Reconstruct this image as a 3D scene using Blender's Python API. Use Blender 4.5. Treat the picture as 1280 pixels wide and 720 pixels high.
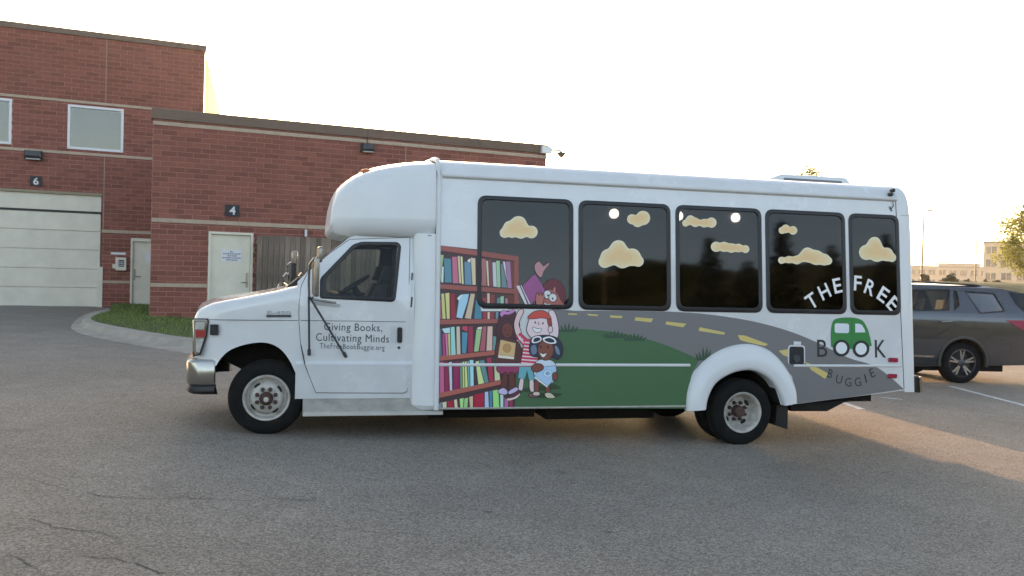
import bpy, bmesh, math, random
from mathutils import Vector, Matrix
random.seed(7)
S = bpy.context.scene
for o in list(bpy.data.objects): bpy.data.objects.remove(o)
COL = S.collection
R = math.radians

# ------------------------------------------------------------------ camera
# bus frame: X runs along the bus towards its tail, Y away from the camera, Z up
F = 1100.0                                   # focal length in photo pixels (1280 wide)
PSI = math.atan(F/4510.0); RHO = R(1.55); PITCH = math.atan(18/F); CAMH = 1.59
DEP = F/132.0; RGT = (331-640)/F*DEP
f2 = Vector((math.sin(PSI), math.cos(PSI), 0)); r2 = Vector((math.cos(PSI), -math.sin(PSI), 0))
CP = -DEP*f2 - RGT*r2; CP.z = CAMH
fw = f2*math.cos(PITCH) - Vector((0,0,math.sin(PITCH))); up = r2.cross(fw)
ra = r2*math.cos(RHO) + up*math.sin(RHO); ua = up*math.cos(RHO) - r2*math.sin(RHO)
cam = bpy.data.cameras.new('camera'); camo = bpy.data.objects.new('camera', cam); COL.objects.link(camo)
cam.sensor_width = 36; cam.lens = 36*F/1280; cam.clip_start = .05; cam.clip_end = 3000
mw = Matrix.Identity(4)
for i in range(3):
    mw[i][0] = ra[i]; mw[i][1] = ua[i]; mw[i][2] = -fw[i]; mw[i][3] = CP[i]
camo.matrix_world = mw; S.camera = camo
S.render.resolution_x = 1024; S.render.resolution_y = 576

# ------------------------------------------------------------------ sky, sun, exposure
SUN_AZ = math.atan2(.055, 1.0)               # from +Y towards +X
SUN_EL = R(7.5)
W = bpy.data.worlds.new('World'); S.world = W; W.use_nodes = True
nt = W.node_tree; bg = nt.nodes['Background']
sky = nt.nodes.new('ShaderNodeTexSky'); sky.sky_type = 'NISHITA'; sky.sun_disc = False
sky.sun_elevation = SUN_EL; sky.sun_rotation = SUN_AZ; sky.air_density = .6; sky.dust_density = 1.5; sky.ozone_density = .4
nt.links.new(sky.outputs[0], bg.inputs[0]); bg.inputs[1].default_value = .15
sl = bpy.data.lights.new('sun', 'SUN'); sl.energy = 2.0; sl.angle = R(.5); sl.color = (1, .62, .38)
slo = bpy.data.objects.new('sun', sl); COL.objects.link(slo)
sd = Vector((math.sin(SUN_AZ)*math.cos(SUN_EL), math.cos(SUN_AZ)*math.cos(SUN_EL), math.sin(SUN_EL)))
slo.rotation_euler = (-sd).to_track_quat('-Z', 'Y').to_euler(); slo.location = sd*80
S.view_settings.view_transform = 'Standard'; S.view_settings.look = 'None'
S.view_settings.gamma = 1; S.view_settings.use_curve_mapping = False
S.view_settings.exposure = 2.32
S.view_settings.use_white_balance = True; S.view_settings.white_balance_temperature = 8100; S.view_settings.white_balance_tint = 12
S.render.engine = 'CYCLES'
S.cycles.max_bounces = 8; S.cycles.transparent_max_bounces = 16

# ------------------------------------------------------------------ measuring helpers
def ray(u, v): return fw + (u-640)/F*ra + (360-v)/F*ua
def BP0(u, v, y=0.0):                        # photo point on an upright plane parallel to the bus side
    d = ray(u, v); t = (y-CP.y)/d.y; return CP + t*d
TUM = .09                                    # the coach sides lean in towards the roof
def lean(y, z): return y + TUM*max(0, z-.2)*(1-y/1.22)
def BP(u, v, y=0.0):                         # photo point on the leaning coach side (given as if it stood upright)
    z = 1.2
    for _ in range(8): p = BP0(u, v, lean(y, z)); z = p.z
    return Vector((p.x, y, p.z))
GZ = [(-80,.2),(-8,.18),(-5.8,.15),(-3,.07),(0,-.035),(5.05,-.212),(8,-.21),(12,-.19),(200,-.19)]
def gz(x):                                   # lot surface: falls gently towards the tail of the bus
    for (a, za), (b, zb) in zip(GZ, GZ[1:]):
        if x <= b: return za + (zb-za)*max(0, (x-a))/(b-a)
    return GZ[-1][1]
def GP(u, v, dz=0.0):                        # photo point on the lot surface
    z = 0
    for _ in range(20):
        d = ray(u, v); t = (z-CP.z)/d.z; p = CP + t*d; z = .5*z + .5*(gz(p.x)+dz)
    return p
def AT(u, v, dep): return CP + dep*ray(u, v)

# ------------------------------------------------------------------ materials
def s2l(c): c /= 255; return c/12.92 if c <= .04045 else ((c+.055)/1.055)**2.4
def K(r, g, b, k=1.2): return tuple(min(.88, s2l(x)*k) for x in (r, g, b))
MATS = {}
def mat(name, col=(.5,.5,.5), rough=.5, metal=0.0, spec=.5, var=0.0, vscale=6.0, bump=0.0, bscale=40.0, coat=0.0, island=0.0, rvar=0.0, detail=6):
    if name in MATS: return MATS[name]
    m = bpy.data.materials.new(name); m.use_nodes = True; n = m.node_tree.nodes; l = m.node_tree.links
    p = n['Principled BSDF']; p.inputs['Roughness'].default_value = rough; p.inputs['Metallic'].default_value = metal
    p.inputs['Specular IOR Level'].default_value = spec; p.inputs['Coat Weight'].default_value = coat; p.inputs['Coat Roughness'].default_value = .06
    p.inputs['Base Color'].default_value = (*col, 1)
    src = None
    tc = n.new('ShaderNodeTexCoord')
    if var > 0:
        t = n.new('ShaderNodeTexNoise'); t.inputs['Scale'].default_value = vscale; t.inputs['Detail'].default_value = detail; t.inputs['Roughness'].default_value = .65
        l.new(tc.outputs['Object'], t.inputs['Vector'])
        mr = n.new('ShaderNodeMapRange'); mr.inputs[1].default_value = .3; mr.inputs[2].default_value = .7; mr.inputs[3].default_value = 1-var; mr.inputs[4].default_value = 1+var
        l.new(t.outputs[0], mr.inputs[0]); src = mr.outputs[0]
        if rvar:
            m2 = n.new('ShaderNodeMapRange'); m2.inputs[3].default_value = max(0, rough-rvar); m2.inputs[4].default_value = rough+rvar
            l.new(t.outputs[0], m2.inputs[0]); l.new(m2.outputs[0], p.inputs['Roughness'])
    if island > 0:
        g = n.new('ShaderNodeNewGeometry'); oi = n.new('ShaderNodeObjectInfo')
        a = n.new('ShaderNodeMath'); a.operation = 'ADD'; l.new(g.outputs['Random Per Island'], a.inputs[0]); l.new(oi.outputs['Random'], a.inputs[1])
        fr = n.new('ShaderNodeMath'); fr.operation = 'FRACT'; l.new(a.outputs[0], fr.inputs[0])
        mr = n.new('ShaderNodeMapRange'); mr.inputs[3].default_value = 1-island; mr.inputs[4].default_value = 1+island
        l.new(fr.outputs[0], mr.inputs[0])
        if src:
            mm = n.new('ShaderNodeMath'); mm.operation = 'MULTIPLY'; l.new(src, mm.inputs[0]); l.new(mr.outputs[0], mm.inputs[1]); src = mm.outputs[0]
        else: src = mr.outputs[0]
    if src:
        vm = n.new('ShaderNodeVectorMath'); vm.operation = 'SCALE'; vm.inputs[0].default_value = col; l.new(src, vm.inputs['Scale']); l.new(vm.outputs[0], p.inputs['Base Color'])
    if bump > 0:
        t = n.new('ShaderNodeTexNoise'); t.inputs['Scale'].default_value = bscale; t.inputs['Detail'].default_value = 4
        l.new(tc.outputs['Object'], t.inputs['Vector'])
        b = n.new('ShaderNodeBump'); b.inputs['Strength'].default_value = bump; b.inputs['Distance'].default_value = .01
        l.new(t.outputs[0], b.inputs['Height']); l.new(b.outputs[0], p.inputs['Normal'])
    MATS[name] = m; return m
def emit(name, col, st):
    m = bpy.data.materials.new(name); m.use_nodes = True; p = m.node_tree.nodes['Principled BSDF']
    p.inputs['Base Color'].default_value = (*col, 1); p.inputs['Emission Color'].default_value = (*col, 1); p.inputs['Emission Strength'].default_value = st
    return m
def glass(name, tint, ior=1.5, rough=0.0, coat=(1,1,1)):   # thin tinted pane: reflects by Fresnel, lets tinted light through
    m = bpy.data.materials.new(name); m.use_nodes = True; n = m.node_tree.nodes; l = m.node_tree.links
    n.remove(n['Principled BSDF']); o = n['Material Output']
    tr = n.new('ShaderNodeBsdfTransparent'); tr.inputs[0].default_value = (*tint, 1)
    gl = n.new('ShaderNodeBsdfGlossy'); gl.inputs['Roughness'].default_value = rough; gl.inputs[0].default_value = (*coat, 1)
    fr = n.new('ShaderNodeFresnel'); fr.inputs[0].default_value = ior
    mx = n.new('ShaderNodeMixShader'); l.new(fr.outputs[0], mx.inputs[0]); l.new(tr.outputs[0], mx.inputs[1]); l.new(gl.outputs[0], mx.inputs[2]); l.new(mx.outputs[0], o.inputs[0])
    return m
def leafmat(name, col, tr=.35, isl=.45):
    m = bpy.data.materials.new(name); m.use_nodes = True; n = m.node_tree.nodes; l = m.node_tree.links
    p = n['Principled BSDF']; o = n['Material Output']; p.inputs['Roughness'].default_value = .6
    g = n.new('ShaderNodeNewGeometry'); mr = n.new('ShaderNodeMapRange'); mr.inputs[3].default_value = 1-isl; mr.inputs[4].default_value = 1+isl
    l.new(g.outputs['Random Per Island'], mr.inputs[0])
    vm = n.new('ShaderNodeVectorMath'); vm.operation = 'SCALE'; vm.inputs[0].default_value = col; l.new(mr.outputs[0], vm.inputs['Scale']); l.new(vm.outputs[0], p.inputs['Base Color'])
    t = n.new('ShaderNodeBsdfTranslucent'); l.new(vm.outputs[0], t.inputs[0])
    mx = n.new('ShaderNodeMixShader'); mx.inputs[0].default_value = tr; l.new(p.outputs[0], mx.inputs[1]); l.new(t.outputs[0], mx.inputs[2]); l.new(mx.outputs[0], o.inputs[0])
    return m
def printmat(name, alpha=1.0, rough=.35):    # printed vinyl: ink colour per face
    m = bpy.data.materials.new(name); m.use_nodes = True; n = m.node_tree.nodes; l = m.node_tree.links
    p = n['Principled BSDF']; p.inputs['Roughness'].default_value = rough
    a = n.new('ShaderNodeAttribute'); a.attribute_name = 'ink'; l.new(a.outputs['Color'], p.inputs['Base Color']); p.inputs['Alpha'].default_value = alpha
    return m

# ------------------------------------------------------------------ mesh helpers
def tag(o, label=None, cat=None, group=None, kind=None):
    if label: o['label'] = label
    if cat: o['category'] = cat
    if group: o['group'] = group
    if kind: o['kind'] = kind
    return o
ROOTM = {}
def thing(name, label, cat, loc=(0,0,0), rz=0, group=None):
    o = bpy.data.objects.new(name, None); COL.objects.link(o); o.location = loc; o.rotation_euler = (0,0,rz); o.empty_display_size = .2
    ROOTM[o] = Matrix.Translation(Vector(loc)) @ Matrix.Rotation(rz, 4, 'Z'); tag(o, label, cat, group); return o
def parent(o, p, world=True):
    o.parent = p
    if world and p in ROOTM: o.matrix_parent_inverse = ROOTM[p].inverted()
def link(name, me, m=None, par=None, world=True, smooth=None):
    o = bpy.data.objects.new(name, me); COL.objects.link(o)
    if m is not None:
        for x in (m if isinstance(m, (list, tuple)) else [m]): me.materials.append(x)
    if smooth is not None: shade(me, smooth)
    if par is not None: parent(o, par, world)
    return o
def shade(me, ang=35):
    for p in me.polygons: p.use_smooth = True
    me.set_sharp_from_angle(angle=R(ang))
class MB:
    def __init__(s): s.v = []; s.f = []; s.c = []; s.mi = []; s.cur = 0; s.ink = None
    def face(s, idx):
        s.f.append(idx); s.mi.append(s.cur); s.c.append(s.ink or (1,1,1))
    def poly(s, pts):
        b = len(s.v); s.v += [tuple(p) for p in pts]; s.face(list(range(b, b+len(pts))))
    def ring_loft(s, rings, cap=True, close=False, capstart=True):
        b = len(s.v); n = len(rings[0])
        for r in rings: s.v += [tuple(p) for p in r]
        k = len(rings)
        for i in range(k if close else k-1):
            a0 = b+i*n; a1 = b+((i+1) % k)*n
            for j in range(n):
                j2 = (j+1) % n; s.face([a0+j, a0+j2, a1+j2, a1+j])
        if cap and not close:
            if capstart: s.face([b+j for j in range(n)][::-1])
            s.face([b+(k-1)*n+j for j in range(n)])
    def box(s, x0, x1, y0, y1, z0, z1):
        s.ring_loft([[(x0,y0,z),(x1,y0,z),(x1,y1,z),(x0,y1,z)] for z in (z0, z1)])
    def tube(s, pts, r, n=8):
        pts = [Vector(p) for p in pts]; rings = []
        rr = r if isinstance(r, (list, tuple)) else [r]*len(pts)
        for i, p in enumerate(pts):
            d = (pts[min(i+1, len(pts)-1)]-pts[max(i-1, 0)]).normalized()
            a = d.cross(Vector((0,0,1)));
            if a.length < .01: a = d.cross(Vector((1,0,0)))
            a.normalize(); b = d.cross(a)
            rings.append([p + rr[i]*(math.cos(t)*a+math.sin(t)*b) for t in [2*math.pi*k/n for k in range(n)]])
        s.ring_loft(rings)
    def lathe(s, c, prof, n=40, axis='Y', close=False, capstart=True):  # prof: (radius, along)
        rings = []
        for r, a in prof:
            ring = []
            for k in range(n):
                t = 2*math.pi*k/n
                if axis == 'Y': ring.append((c[0]+r*math.cos(t), c[1]+a, c[2]+r*math.sin(t)))
                elif axis == 'Z': ring.append((c[0]+r*math.cos(t), c[1]+r*math.sin(t), c[2]+a))
                else: ring.append((c[0]+a, c[1]+r*math.cos(t), c[2]+r*math.sin(t)))
            rings.append(ring)
        s.ring_loft(rings, cap=not close, close=close, capstart=capstart)
    def prism_xz(s, o, y0, y1): s.ring_loft([[(x, y, z) for x, z in o] for y in (y0, y1)])
    def prism_yz(s, o, x0, x1): s.ring_loft([[(x, y, z) for y, z in o] for x in (x0, x1)])
    def prism_xy(s, o, z0, z1): s.ring_loft([[(x, y, z) for x, y in o] for z in (z0, z1)])
    def mesh(s, name='mesh', fix=True):
        me = bpy.data.meshes.new(name); me.from_pydata(s.v, [], s.f)
        if any(s.mi): me.polygons.foreach_set('material_index', s.mi)
        if any(c != (1,1,1) for c in s.c):
            a = me.color_attributes.new('ink', 'FLOAT_COLOR', 'CORNER')
            vals = []
            for p in me.polygons:
                c = s.c[p.index]
                for _ in range(p.loop_total): vals += [c[0], c[1], c[2], 1.0]
            a.data.foreach_set('color', vals)
        if fix:
            bm = bmesh.new(); bm.from_mesh(me); bmesh.ops.recalc_face_normals(bm, faces=bm.faces); bm.to_mesh(me); bm.free()
        me.update(); return me
    def build(s, name, m, par=None, world=True, smooth=None, fix=True): return link(name, s.mesh(name, fix), m, par, world, smooth)
def box_obj(name, m, par, x0, x1, y0, y1, z0, z1, world=True, bev=0):
    b = MB(); b.box(x0, x1, y0, y1, z0, z1); me = b.mesh(name)
    if bev: bevel(me, bev)
    return link(name, me, m, par, world)
def bevel(me, w, seg=2, ang=40):
    bm = bmesh.new(); bm.from_mesh(me)
    es = [e for e in bm.edges if len(e.link_faces) == 2 and e.calc_face_angle(0) > R(ang)]
    for f in bm.faces: f.smooth = False
    r = bmesh.ops.bevel(bm, geom=es, offset=w, segments=seg, profile=.5, affect='EDGES', clamp_overlap=True)
    for f in r['faces']: f.smooth = True
    bm.to_mesh(me); bm.free()
def rounded(pts, r, seg=6):
    out = []; n = len(pts)
    for i in range(n):
        p0, p, p1 = Vector(pts[i-1]), Vector(pts[i]), Vector(pts[(i+1) % n])
        rr = r[i] if isinstance(r, (list, tuple)) else r
        a = (p0-p); b = (p1-p); rr = min(rr, a.length*.48, b.length*.48)
        if rr < 1e-5: out.append(tuple(p)); continue
        A = p + a.normalized()*rr; B = p + b.normalized()*rr
        for k in range(seg+1):
            t = k/seg; q = A*(1-t)**2 + p*2*t*(1-t) + B*t**2; out.append(tuple(q))
    return out
def csg(a, tools):                           # tools: (MB, op, material or None)
    objs = []
    for t, op, m in tools:
        me = t.mesh('tool')
        if m: me.materials.append(m)
        o = bpy.data.objects.new('tool', me); COL.objects.link(o); objs.append(o)
        md = a.modifiers.new('b', 'BOOLEAN'); md.object = o; md.operation = op; md.solver = 'EXACT'; md.material_mode = 'TRANSFER'
    dg = bpy.context.evaluated_depsgraph_get(); dg.update()
    me = bpy.data.meshes.new_from_object(a.evaluated_get(dg)); a.modifiers.clear(); old = a.data; a.data = me
    bpy.data.meshes.remove(old)
    for o in objs:
        d = o.data; bpy.data.objects.remove(o); bpy.data.meshes.remove(d)
    return a
def text_pts(body, bold=0.0, spacing=1.0):   # flat glyph mesh, width and cap height measured
    c = bpy.data.curves.new('t', 'FONT'); c.body = body; c.size = 1; c.offset = bold; c.space_character = spacing; c.resolution_u = 3; c.align_x = 'LEFT'
    o = bpy.data.objects.new('t', c); COL.objects.link(o)
    dg = bpy.context.evaluated_depsgraph_get(); me = bpy.data.meshes.new_from_object(o.evaluated_get(dg))
    v = [tuple(x.co) for x in me.vertices]; f = [list(p.vertices) for p in me.polygons]
    bpy.data.objects.remove(o); bpy.data.curves.remove(c); bpy.data.meshes.remove(me)
    return v, f
def add_text(mb, body, fn, bold=0.0, spacing=1.0):
    v, f = text_pts(body, bold, spacing)
    x0 = min(p[0] for p in v); x1 = max(p[0] for p in v); y0 = 0.0; y1 = max(p[1] for p in v)
    b = len(mb.v)
    for p in v: mb.v.append(tuple(fn((p[0]-x0)/(x1-x0), p[1]/y1)))
    for q in f: mb.face([b+i for i in q])

# ------------------------------------------------------------------ shared materials
M_white = mat('white_paint', (.72,.73,.74), .26, coat=.8, var=.06, vscale=2.3, rvar=.1, bump=.12, bscale=1.7)
M_white2 = mat('white_fibreglass', (.74,.75,.76), .32, coat=.3, var=.04, vscale=2)
M_black = mat('black_plastic', (.012,.012,.014), .45, var=.3, vscale=9)
M_dark = mat('underbody_dark', (.012,.011,.010), .85, var=.4, vscale=7)
M_rubber = mat('tyre_rubber', (.011,.011,.011), .85, spec=.2, var=.25, vscale=14, bump=.15, bscale=90)
M_chrome = mat('chrome', (.44,.42,.39), .24, metal=1, var=.12, vscale=5, rvar=.08)
M_rim = mat('painted_steel_rim', (.50,.465,.42), .5, var=.3, vscale=14, rvar=.1)
M_rust = mat('rusty_hub', (.085,.045,.035), .8, var=.4, vscale=30, bump=.3, bscale=60)
M_alu = mat('aluminium_step', (.40,.375,.33), .5, metal=.15, var=.2, vscale=8)
M_red = mat('red_lens', (.35,.015,.05), .25, var=.1)
M_amber = mat('amber_lens', (.6,.16,.04), .3, var=.1)
M_beige = mat('beige_steel', K(196,190,176,1.3), .5, var=.09, vscale=1.7)
M_band = mat('limestone_band', K(158,140,124,1.35), .8, var=.12, vscale=5, bump=.2)
M_brick = mat('brick_red', K(120,71,62,1.35), .85, var=.13, vscale=1.1, island=.19, bump=.35, bscale=30)
M_mortar = mat('mortar', K(160,116,103,1.35), .95, var=.12, vscale=8, bump=.3, bscale=60)
M_coping = mat('bronze_coping', K(92,74,64,1.3), .45, metal=.3, var=.1, vscale=2)
M_conc = mat('concrete', (.36,.32,.27), .9, var=.2, vscale=2.6, bump=.25, bscale=50)
M_sign = mat('sign_black', (.012,.012,.02), .5, var=.1)
M_signw = mat('sign_white', (.72,.72,.75), .5, var=.03)
M_grey = mat('dark_grey_metal', (.05,.055,.065), .5, var=.15)
M_print = printmat('printed_vinyl')
M_perf = printmat('perforated_film', alpha=.85, rough=.3)

# ================================================================== SETTING
def sheet(name, xs, ys, zf, m):
    b = MB(); b.v = [(x, y, zf(x, y)) for y in ys for x in xs]; n = len(xs)
    for j in range(len(ys)-1):
        for i in range(n-1): b.face([j*n+i, j*n+i+1, (j+1)*n+i+1, (j+1)*n+i])
    o = b.build(name, m, smooth=60, fix=False); tag(o, kind='structure'); return o
m = mat('field_grass', (.07,.085,.03), .95, var=.4, vscale=.15, bump=.4, bscale=8)
sheet('ground', [-1500,-400,-100,0,100,400,1500], [-1500,-400,-100,0,100,400,1500], lambda x, y: -.62, m)
# asphalt with pale aggregate
def asphalt():
    m = bpy.data.materials.new('aged_asphalt'); m.use_nodes = True; n = m.node_tree.nodes; l = m.node_tree.links; p = n['Principled BSDF']
    tc = n.new('ShaderNodeTexCoord')
    def noise(sc, det=3, ro=.6):
        t = n.new('ShaderNodeTexNoise'); t.inputs['Scale'].default_value = sc; t.inputs['Detail'].default_value = det; t.inputs['Roughness'].default_value = ro; l.new(tc.outputs['Object'], t.inputs['Vector']); return t
    def mr(src, a, b, c, d):
        q = n.new('ShaderNodeMapRange'); q.inputs[1].default_value = a; q.inputs[2].default_value = b; q.inputs[3].default_value = c; q.inputs[4].default_value = d; l.new(src, q.inputs[0]); return q.outputs[0]
    def mul(a, b):
        q = n.new('ShaderNodeMath'); q.operation = 'MULTIPLY'; l.new(a, q.inputs[0]); l.new(b, q.inputs[1]); return q.outputs[0]
    vo = n.new('ShaderNodeTexVoronoi'); vo.inputs['Scale'].default_value = 80; l.new(tc.outputs['Object'], vo.inputs['Vector'])
    sep = n.new('ShaderNodeSeparateColor'); l.new(vo.outputs['Color'], sep.inputs[0])
    stone = mr(sep.outputs[0], 0, 1, .62, 1.38)
    gap = mr(vo.outputs['Distance'], .25, .75, 1.08, .72)
    big = mr(noise(.35, 4).outputs[0], .3, .7, .86, 1.12)
    mid = mr(noise(2.2, 5, .7).outputs[0], .3, .7, .88, 1.1)
    fine = mr(noise(210, 2).outputs[0], .3, .7, .75, 1.25)
    stain = mr(noise(.55, 4, .7).outputs[0], .56, .72, 1.0, .74)
    s = mul(mul(mul(stone, gap), mul(big, mid)), mul(fine, stain))
    vm = n.new('ShaderNodeVectorMath'); vm.operation = 'SCALE'; vm.inputs[0].default_value = (.275,.243,.207); l.new(s, vm.inputs['Scale']); l.new(vm.outputs[0], p.inputs['Base Color'])
    p.inputs['Roughness'].default_value = .82; p.inputs['Specular IOR Level'].default_value = .35
    b = n.new('ShaderNodeBump'); b.inputs['Strength'].default_value = .55; b.inputs['Distance'].default_value = .006
    l.new(mul(vo.outputs['Distance'], fine), b.inputs['Height']); b.invert = True; l.new(b.outputs[0], p.inputs['Normal'])
    return m
M_asph = asphalt()
xs = [-60,-30] + [-12+.5*i for i in range(50)] + [13,20,60,90]
lot = sheet('parking_lot', xs, [-26, 0, 40, 66], lambda x, y: gz(x), M_asph)
# cracks in the foreground, thin open joints with ragged edges
M_crack = mat('crack_tar', (.085,.078,.07), .9, var=.3, vscale=20)
def crack(pix, w=.011):
    w *= .62
    pts = [GP(u, v) for u, v in pix]; fine = []
    for a, b in zip(pts, pts[1:]):
        k = max(2, int((b-a).length/.05))
        for i in range(k): fine.append(a.lerp(b, i/k) + Vector((random.gauss(0,.008), random.gauss(0,.014), 0)))
    fine.append(pts[-1]); mb = MB(); n = len(fine)
    for i, p in enumerate(fine):
        d = (fine[min(i+1, n-1)]-fine[max(i-1, 0)]).normalized(); q = Vector((-d.y, d.x, 0))*w*random.uniform(.25, 1)*min(1, i/4, (n-1-i)/4)
        z = gz(p.x)+.0035
        mb.v += [(p.x+q.x, p.y+q.y, z), (p.x-q.x, p.y-q.y, z)]
    for i in range(n-1): mb.face([2*i, 2*i+1, 2*i+3, 2*i+2])
    mb.build('crack', M_crack, lot, world=False, fix=False)
crack([(2,646),(40,650),(75,660),(118,666),(150,672)]); crack([(33,598),(58,604),(85,612),(105,613)], .008)
crack([(95,612),(125,620),(180,624),(230,622),(300,626),(330,623),(420,628)], .008)
crack([(92,692),(125,697),(150,700),(200,716),(240,719)]); crack([(240,706),(272,705),(300,708),(345,719)], .009)
crack([(0,690),(40,706),(60,719)], .008); crack([(390,652),(450,664),(520,669),(560,681)], .006)
# dark drips where cars have stood
M_oil = mat('oil_stain', (.17,.15,.13), .7, var=.35, vscale=9)
def stain(u, v, rx, ry, seed):
    q = GP(u, v); rn = random.Random(seed); mb = MB(); pts = []
    for k in range(26):
        a = 2*math.pi*k/26; f = 1+rn.gauss(0,.13); x = q.x+rx*f*math.cos(a); pts.append((x, q.y+ry*f*math.sin(a), gz(x)+.003))
    mb.poly(pts); mb.build('oil_stain', M_oil, lot, world=False, fix=False)
stain(17,537.5,.13,.05,1); stain(610,640,.03,.02,3); stain(700,590,.035,.05,4); stain(1180,660,.05,.03,5); stain(880,640,.03,.03,6); stain(238,512,.06,.05,7); stain(760,665,.03,.02,8)
# painted stall lines
M_line = mat('worn_line_paint', (.55,.55,.53), .8, var=.3, vscale=9)
def stripe(p, q, w=.055):
    a, b = GP(*p), GP(*q); d = (b-a).normalized(); k = Vector((-d.y, d.x, 0))*w; mb = MB(); N = 24
    for i in range(N+1):
        c = a.lerp(b, i/N); z = gz(c.x)+.004
        mb.v += [(c.x+k.x, c.y+k.y, z), (c.x-k.x, c.y-k.y, z)]
    for i in range(N): mb.face([2*i, 2*i+1, 2*i+3, 2*i+2])
    mb.build('painted_line', M_line, lot, world=False, fix=False)
stripe((1188,483), (1300,512)); stripe((1054,503.5), (1078,512)); stripe((1101,497), (1128,499.5), .04)
# kerb with gutter, and the lawn behind it
O = [GP(*p) for p in [(131,387.5),(112,391),(98,398),(89,408),(95,415),(112,420),(135,425),(180,433),(236,442),(300,450),(420,458),(560,460)]]
I = [GP(u, v, .15) for u, v in [(138,388.5),(126,391.5),(117,395),(114,398),(119,401.5),(130,404.5),(150,408.5),(185,414.5),(238,422),(300,427),(420,432),(560,434)]]
def smoothpl(P, k=5):
    out = []
    for i in range(len(P)-1):
        p0, p1, p2, p3 = P[max(i-1,0)], P[i], P[i+1], P[min(i+2,len(P)-1)]
        for j in range(k):
            t = j/k; out.append(.5*((2*p1)+(p2-p0)*t+(2*p0-5*p1+4*p2-p3)*t*t+(3*p1-p0-3*p2+p3)*t**3))
    out.append(P[-1]); return out
Os, Is = smoothpl(O), smoothpl(I)
mb = MB(); prof = [(0,-.06),(0,.006),(.42,.018),(.5,.035),(.55,.115),(.62,.14),(1,.15),(1.02,.0)]
for a, b in zip(Os, Is):
    for t, z in prof:
        p = a.lerp(b, t); mb.v.append((p.x, p.y, gz(p.x)+z))
n = len(prof)
for i in range(len(Os)-1):
    for j in range(n-1): mb.face([i*n+j, i*n+j+1, (i+1)*n+j+1, (i+1)*n+j])
tag(mb.build('kerb', M_conc, smooth=50), kind='structure')
BA = R(10.5); BD = Vector((math.cos(BA), math.sin(BA), 0)); BN = Vector((-math.sin(BA), math.cos(BA), 0)); B0 = Vector((-3.4, 15.7, 0))
def BW(x, y, z=0): p = B0 + BD*x + BN*y; return Vector((p.x, p.y, z))
def BL(u, v, off=0):                         # photo point on a plane parallel to the brick fronts -> (x, z)
    d = ray(u, v); t = ((B0-CP).dot(BN)+off)/d.dot(BN); p = CP+t*d; return (p-B0).dot(BD), p.z
OFF6 = 6.64
M_lawn = mat('lawn_soil', (.075,.085,.03), .95, var=.35, vscale=3, bump=.5, bscale=20)
lawnpoly = [Vector((p.x, p.y, 0)) for p in Is] + [BW(9, .4), BW(1.3, .4), BW(1.3, OFF6), BW(-.95, OFF6)]
mb = MB(); mb.poly([(p.x, p.y, gz(p.x)+.145) for p in lawnpoly]); lawn = mb.build('lawn', M_lawn, fix=False); tag(lawn, kind='structure')
def inside(x, y, P):
    c = False
    for i in range(len(P)):
        a, b = P[i-1], P[i]
        if (a.y > y) != (b.y > y) and x < (b.x-a.x)*(y-a.y)/(b.y-a.y)+a.x: c = not c
    return c
mb = MB(); cnt = 0
while cnt < 14000:
    x = random.uniform(-5.2, 1.5); y = random.uniform(8, 22.5)
    if not inside(x, y, lawnpoly): continue
    cnt += 1
    if random.random() < .18*(y < 13): continue
    h = random.uniform(.03, .075); a = random.uniform(0, 6.28); w = .008; lx = random.gauss(0,.03); ly = random.gauss(0,.03); z = gz(x)+.14
    mb.poly([(x-w*math.cos(a), y-w*math.sin(a), z), (x+w*math.cos(a), y+w*math.sin(a), z), (x+lx, y+ly, z+h)])
tag(mb.build('lawn_grass', leafmat('grass_blades', (.17,.26,.055), .3, .5), fix=False), 'short mown grass on the small lawn inside the kerb', 'grass', kind='stuff')

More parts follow.
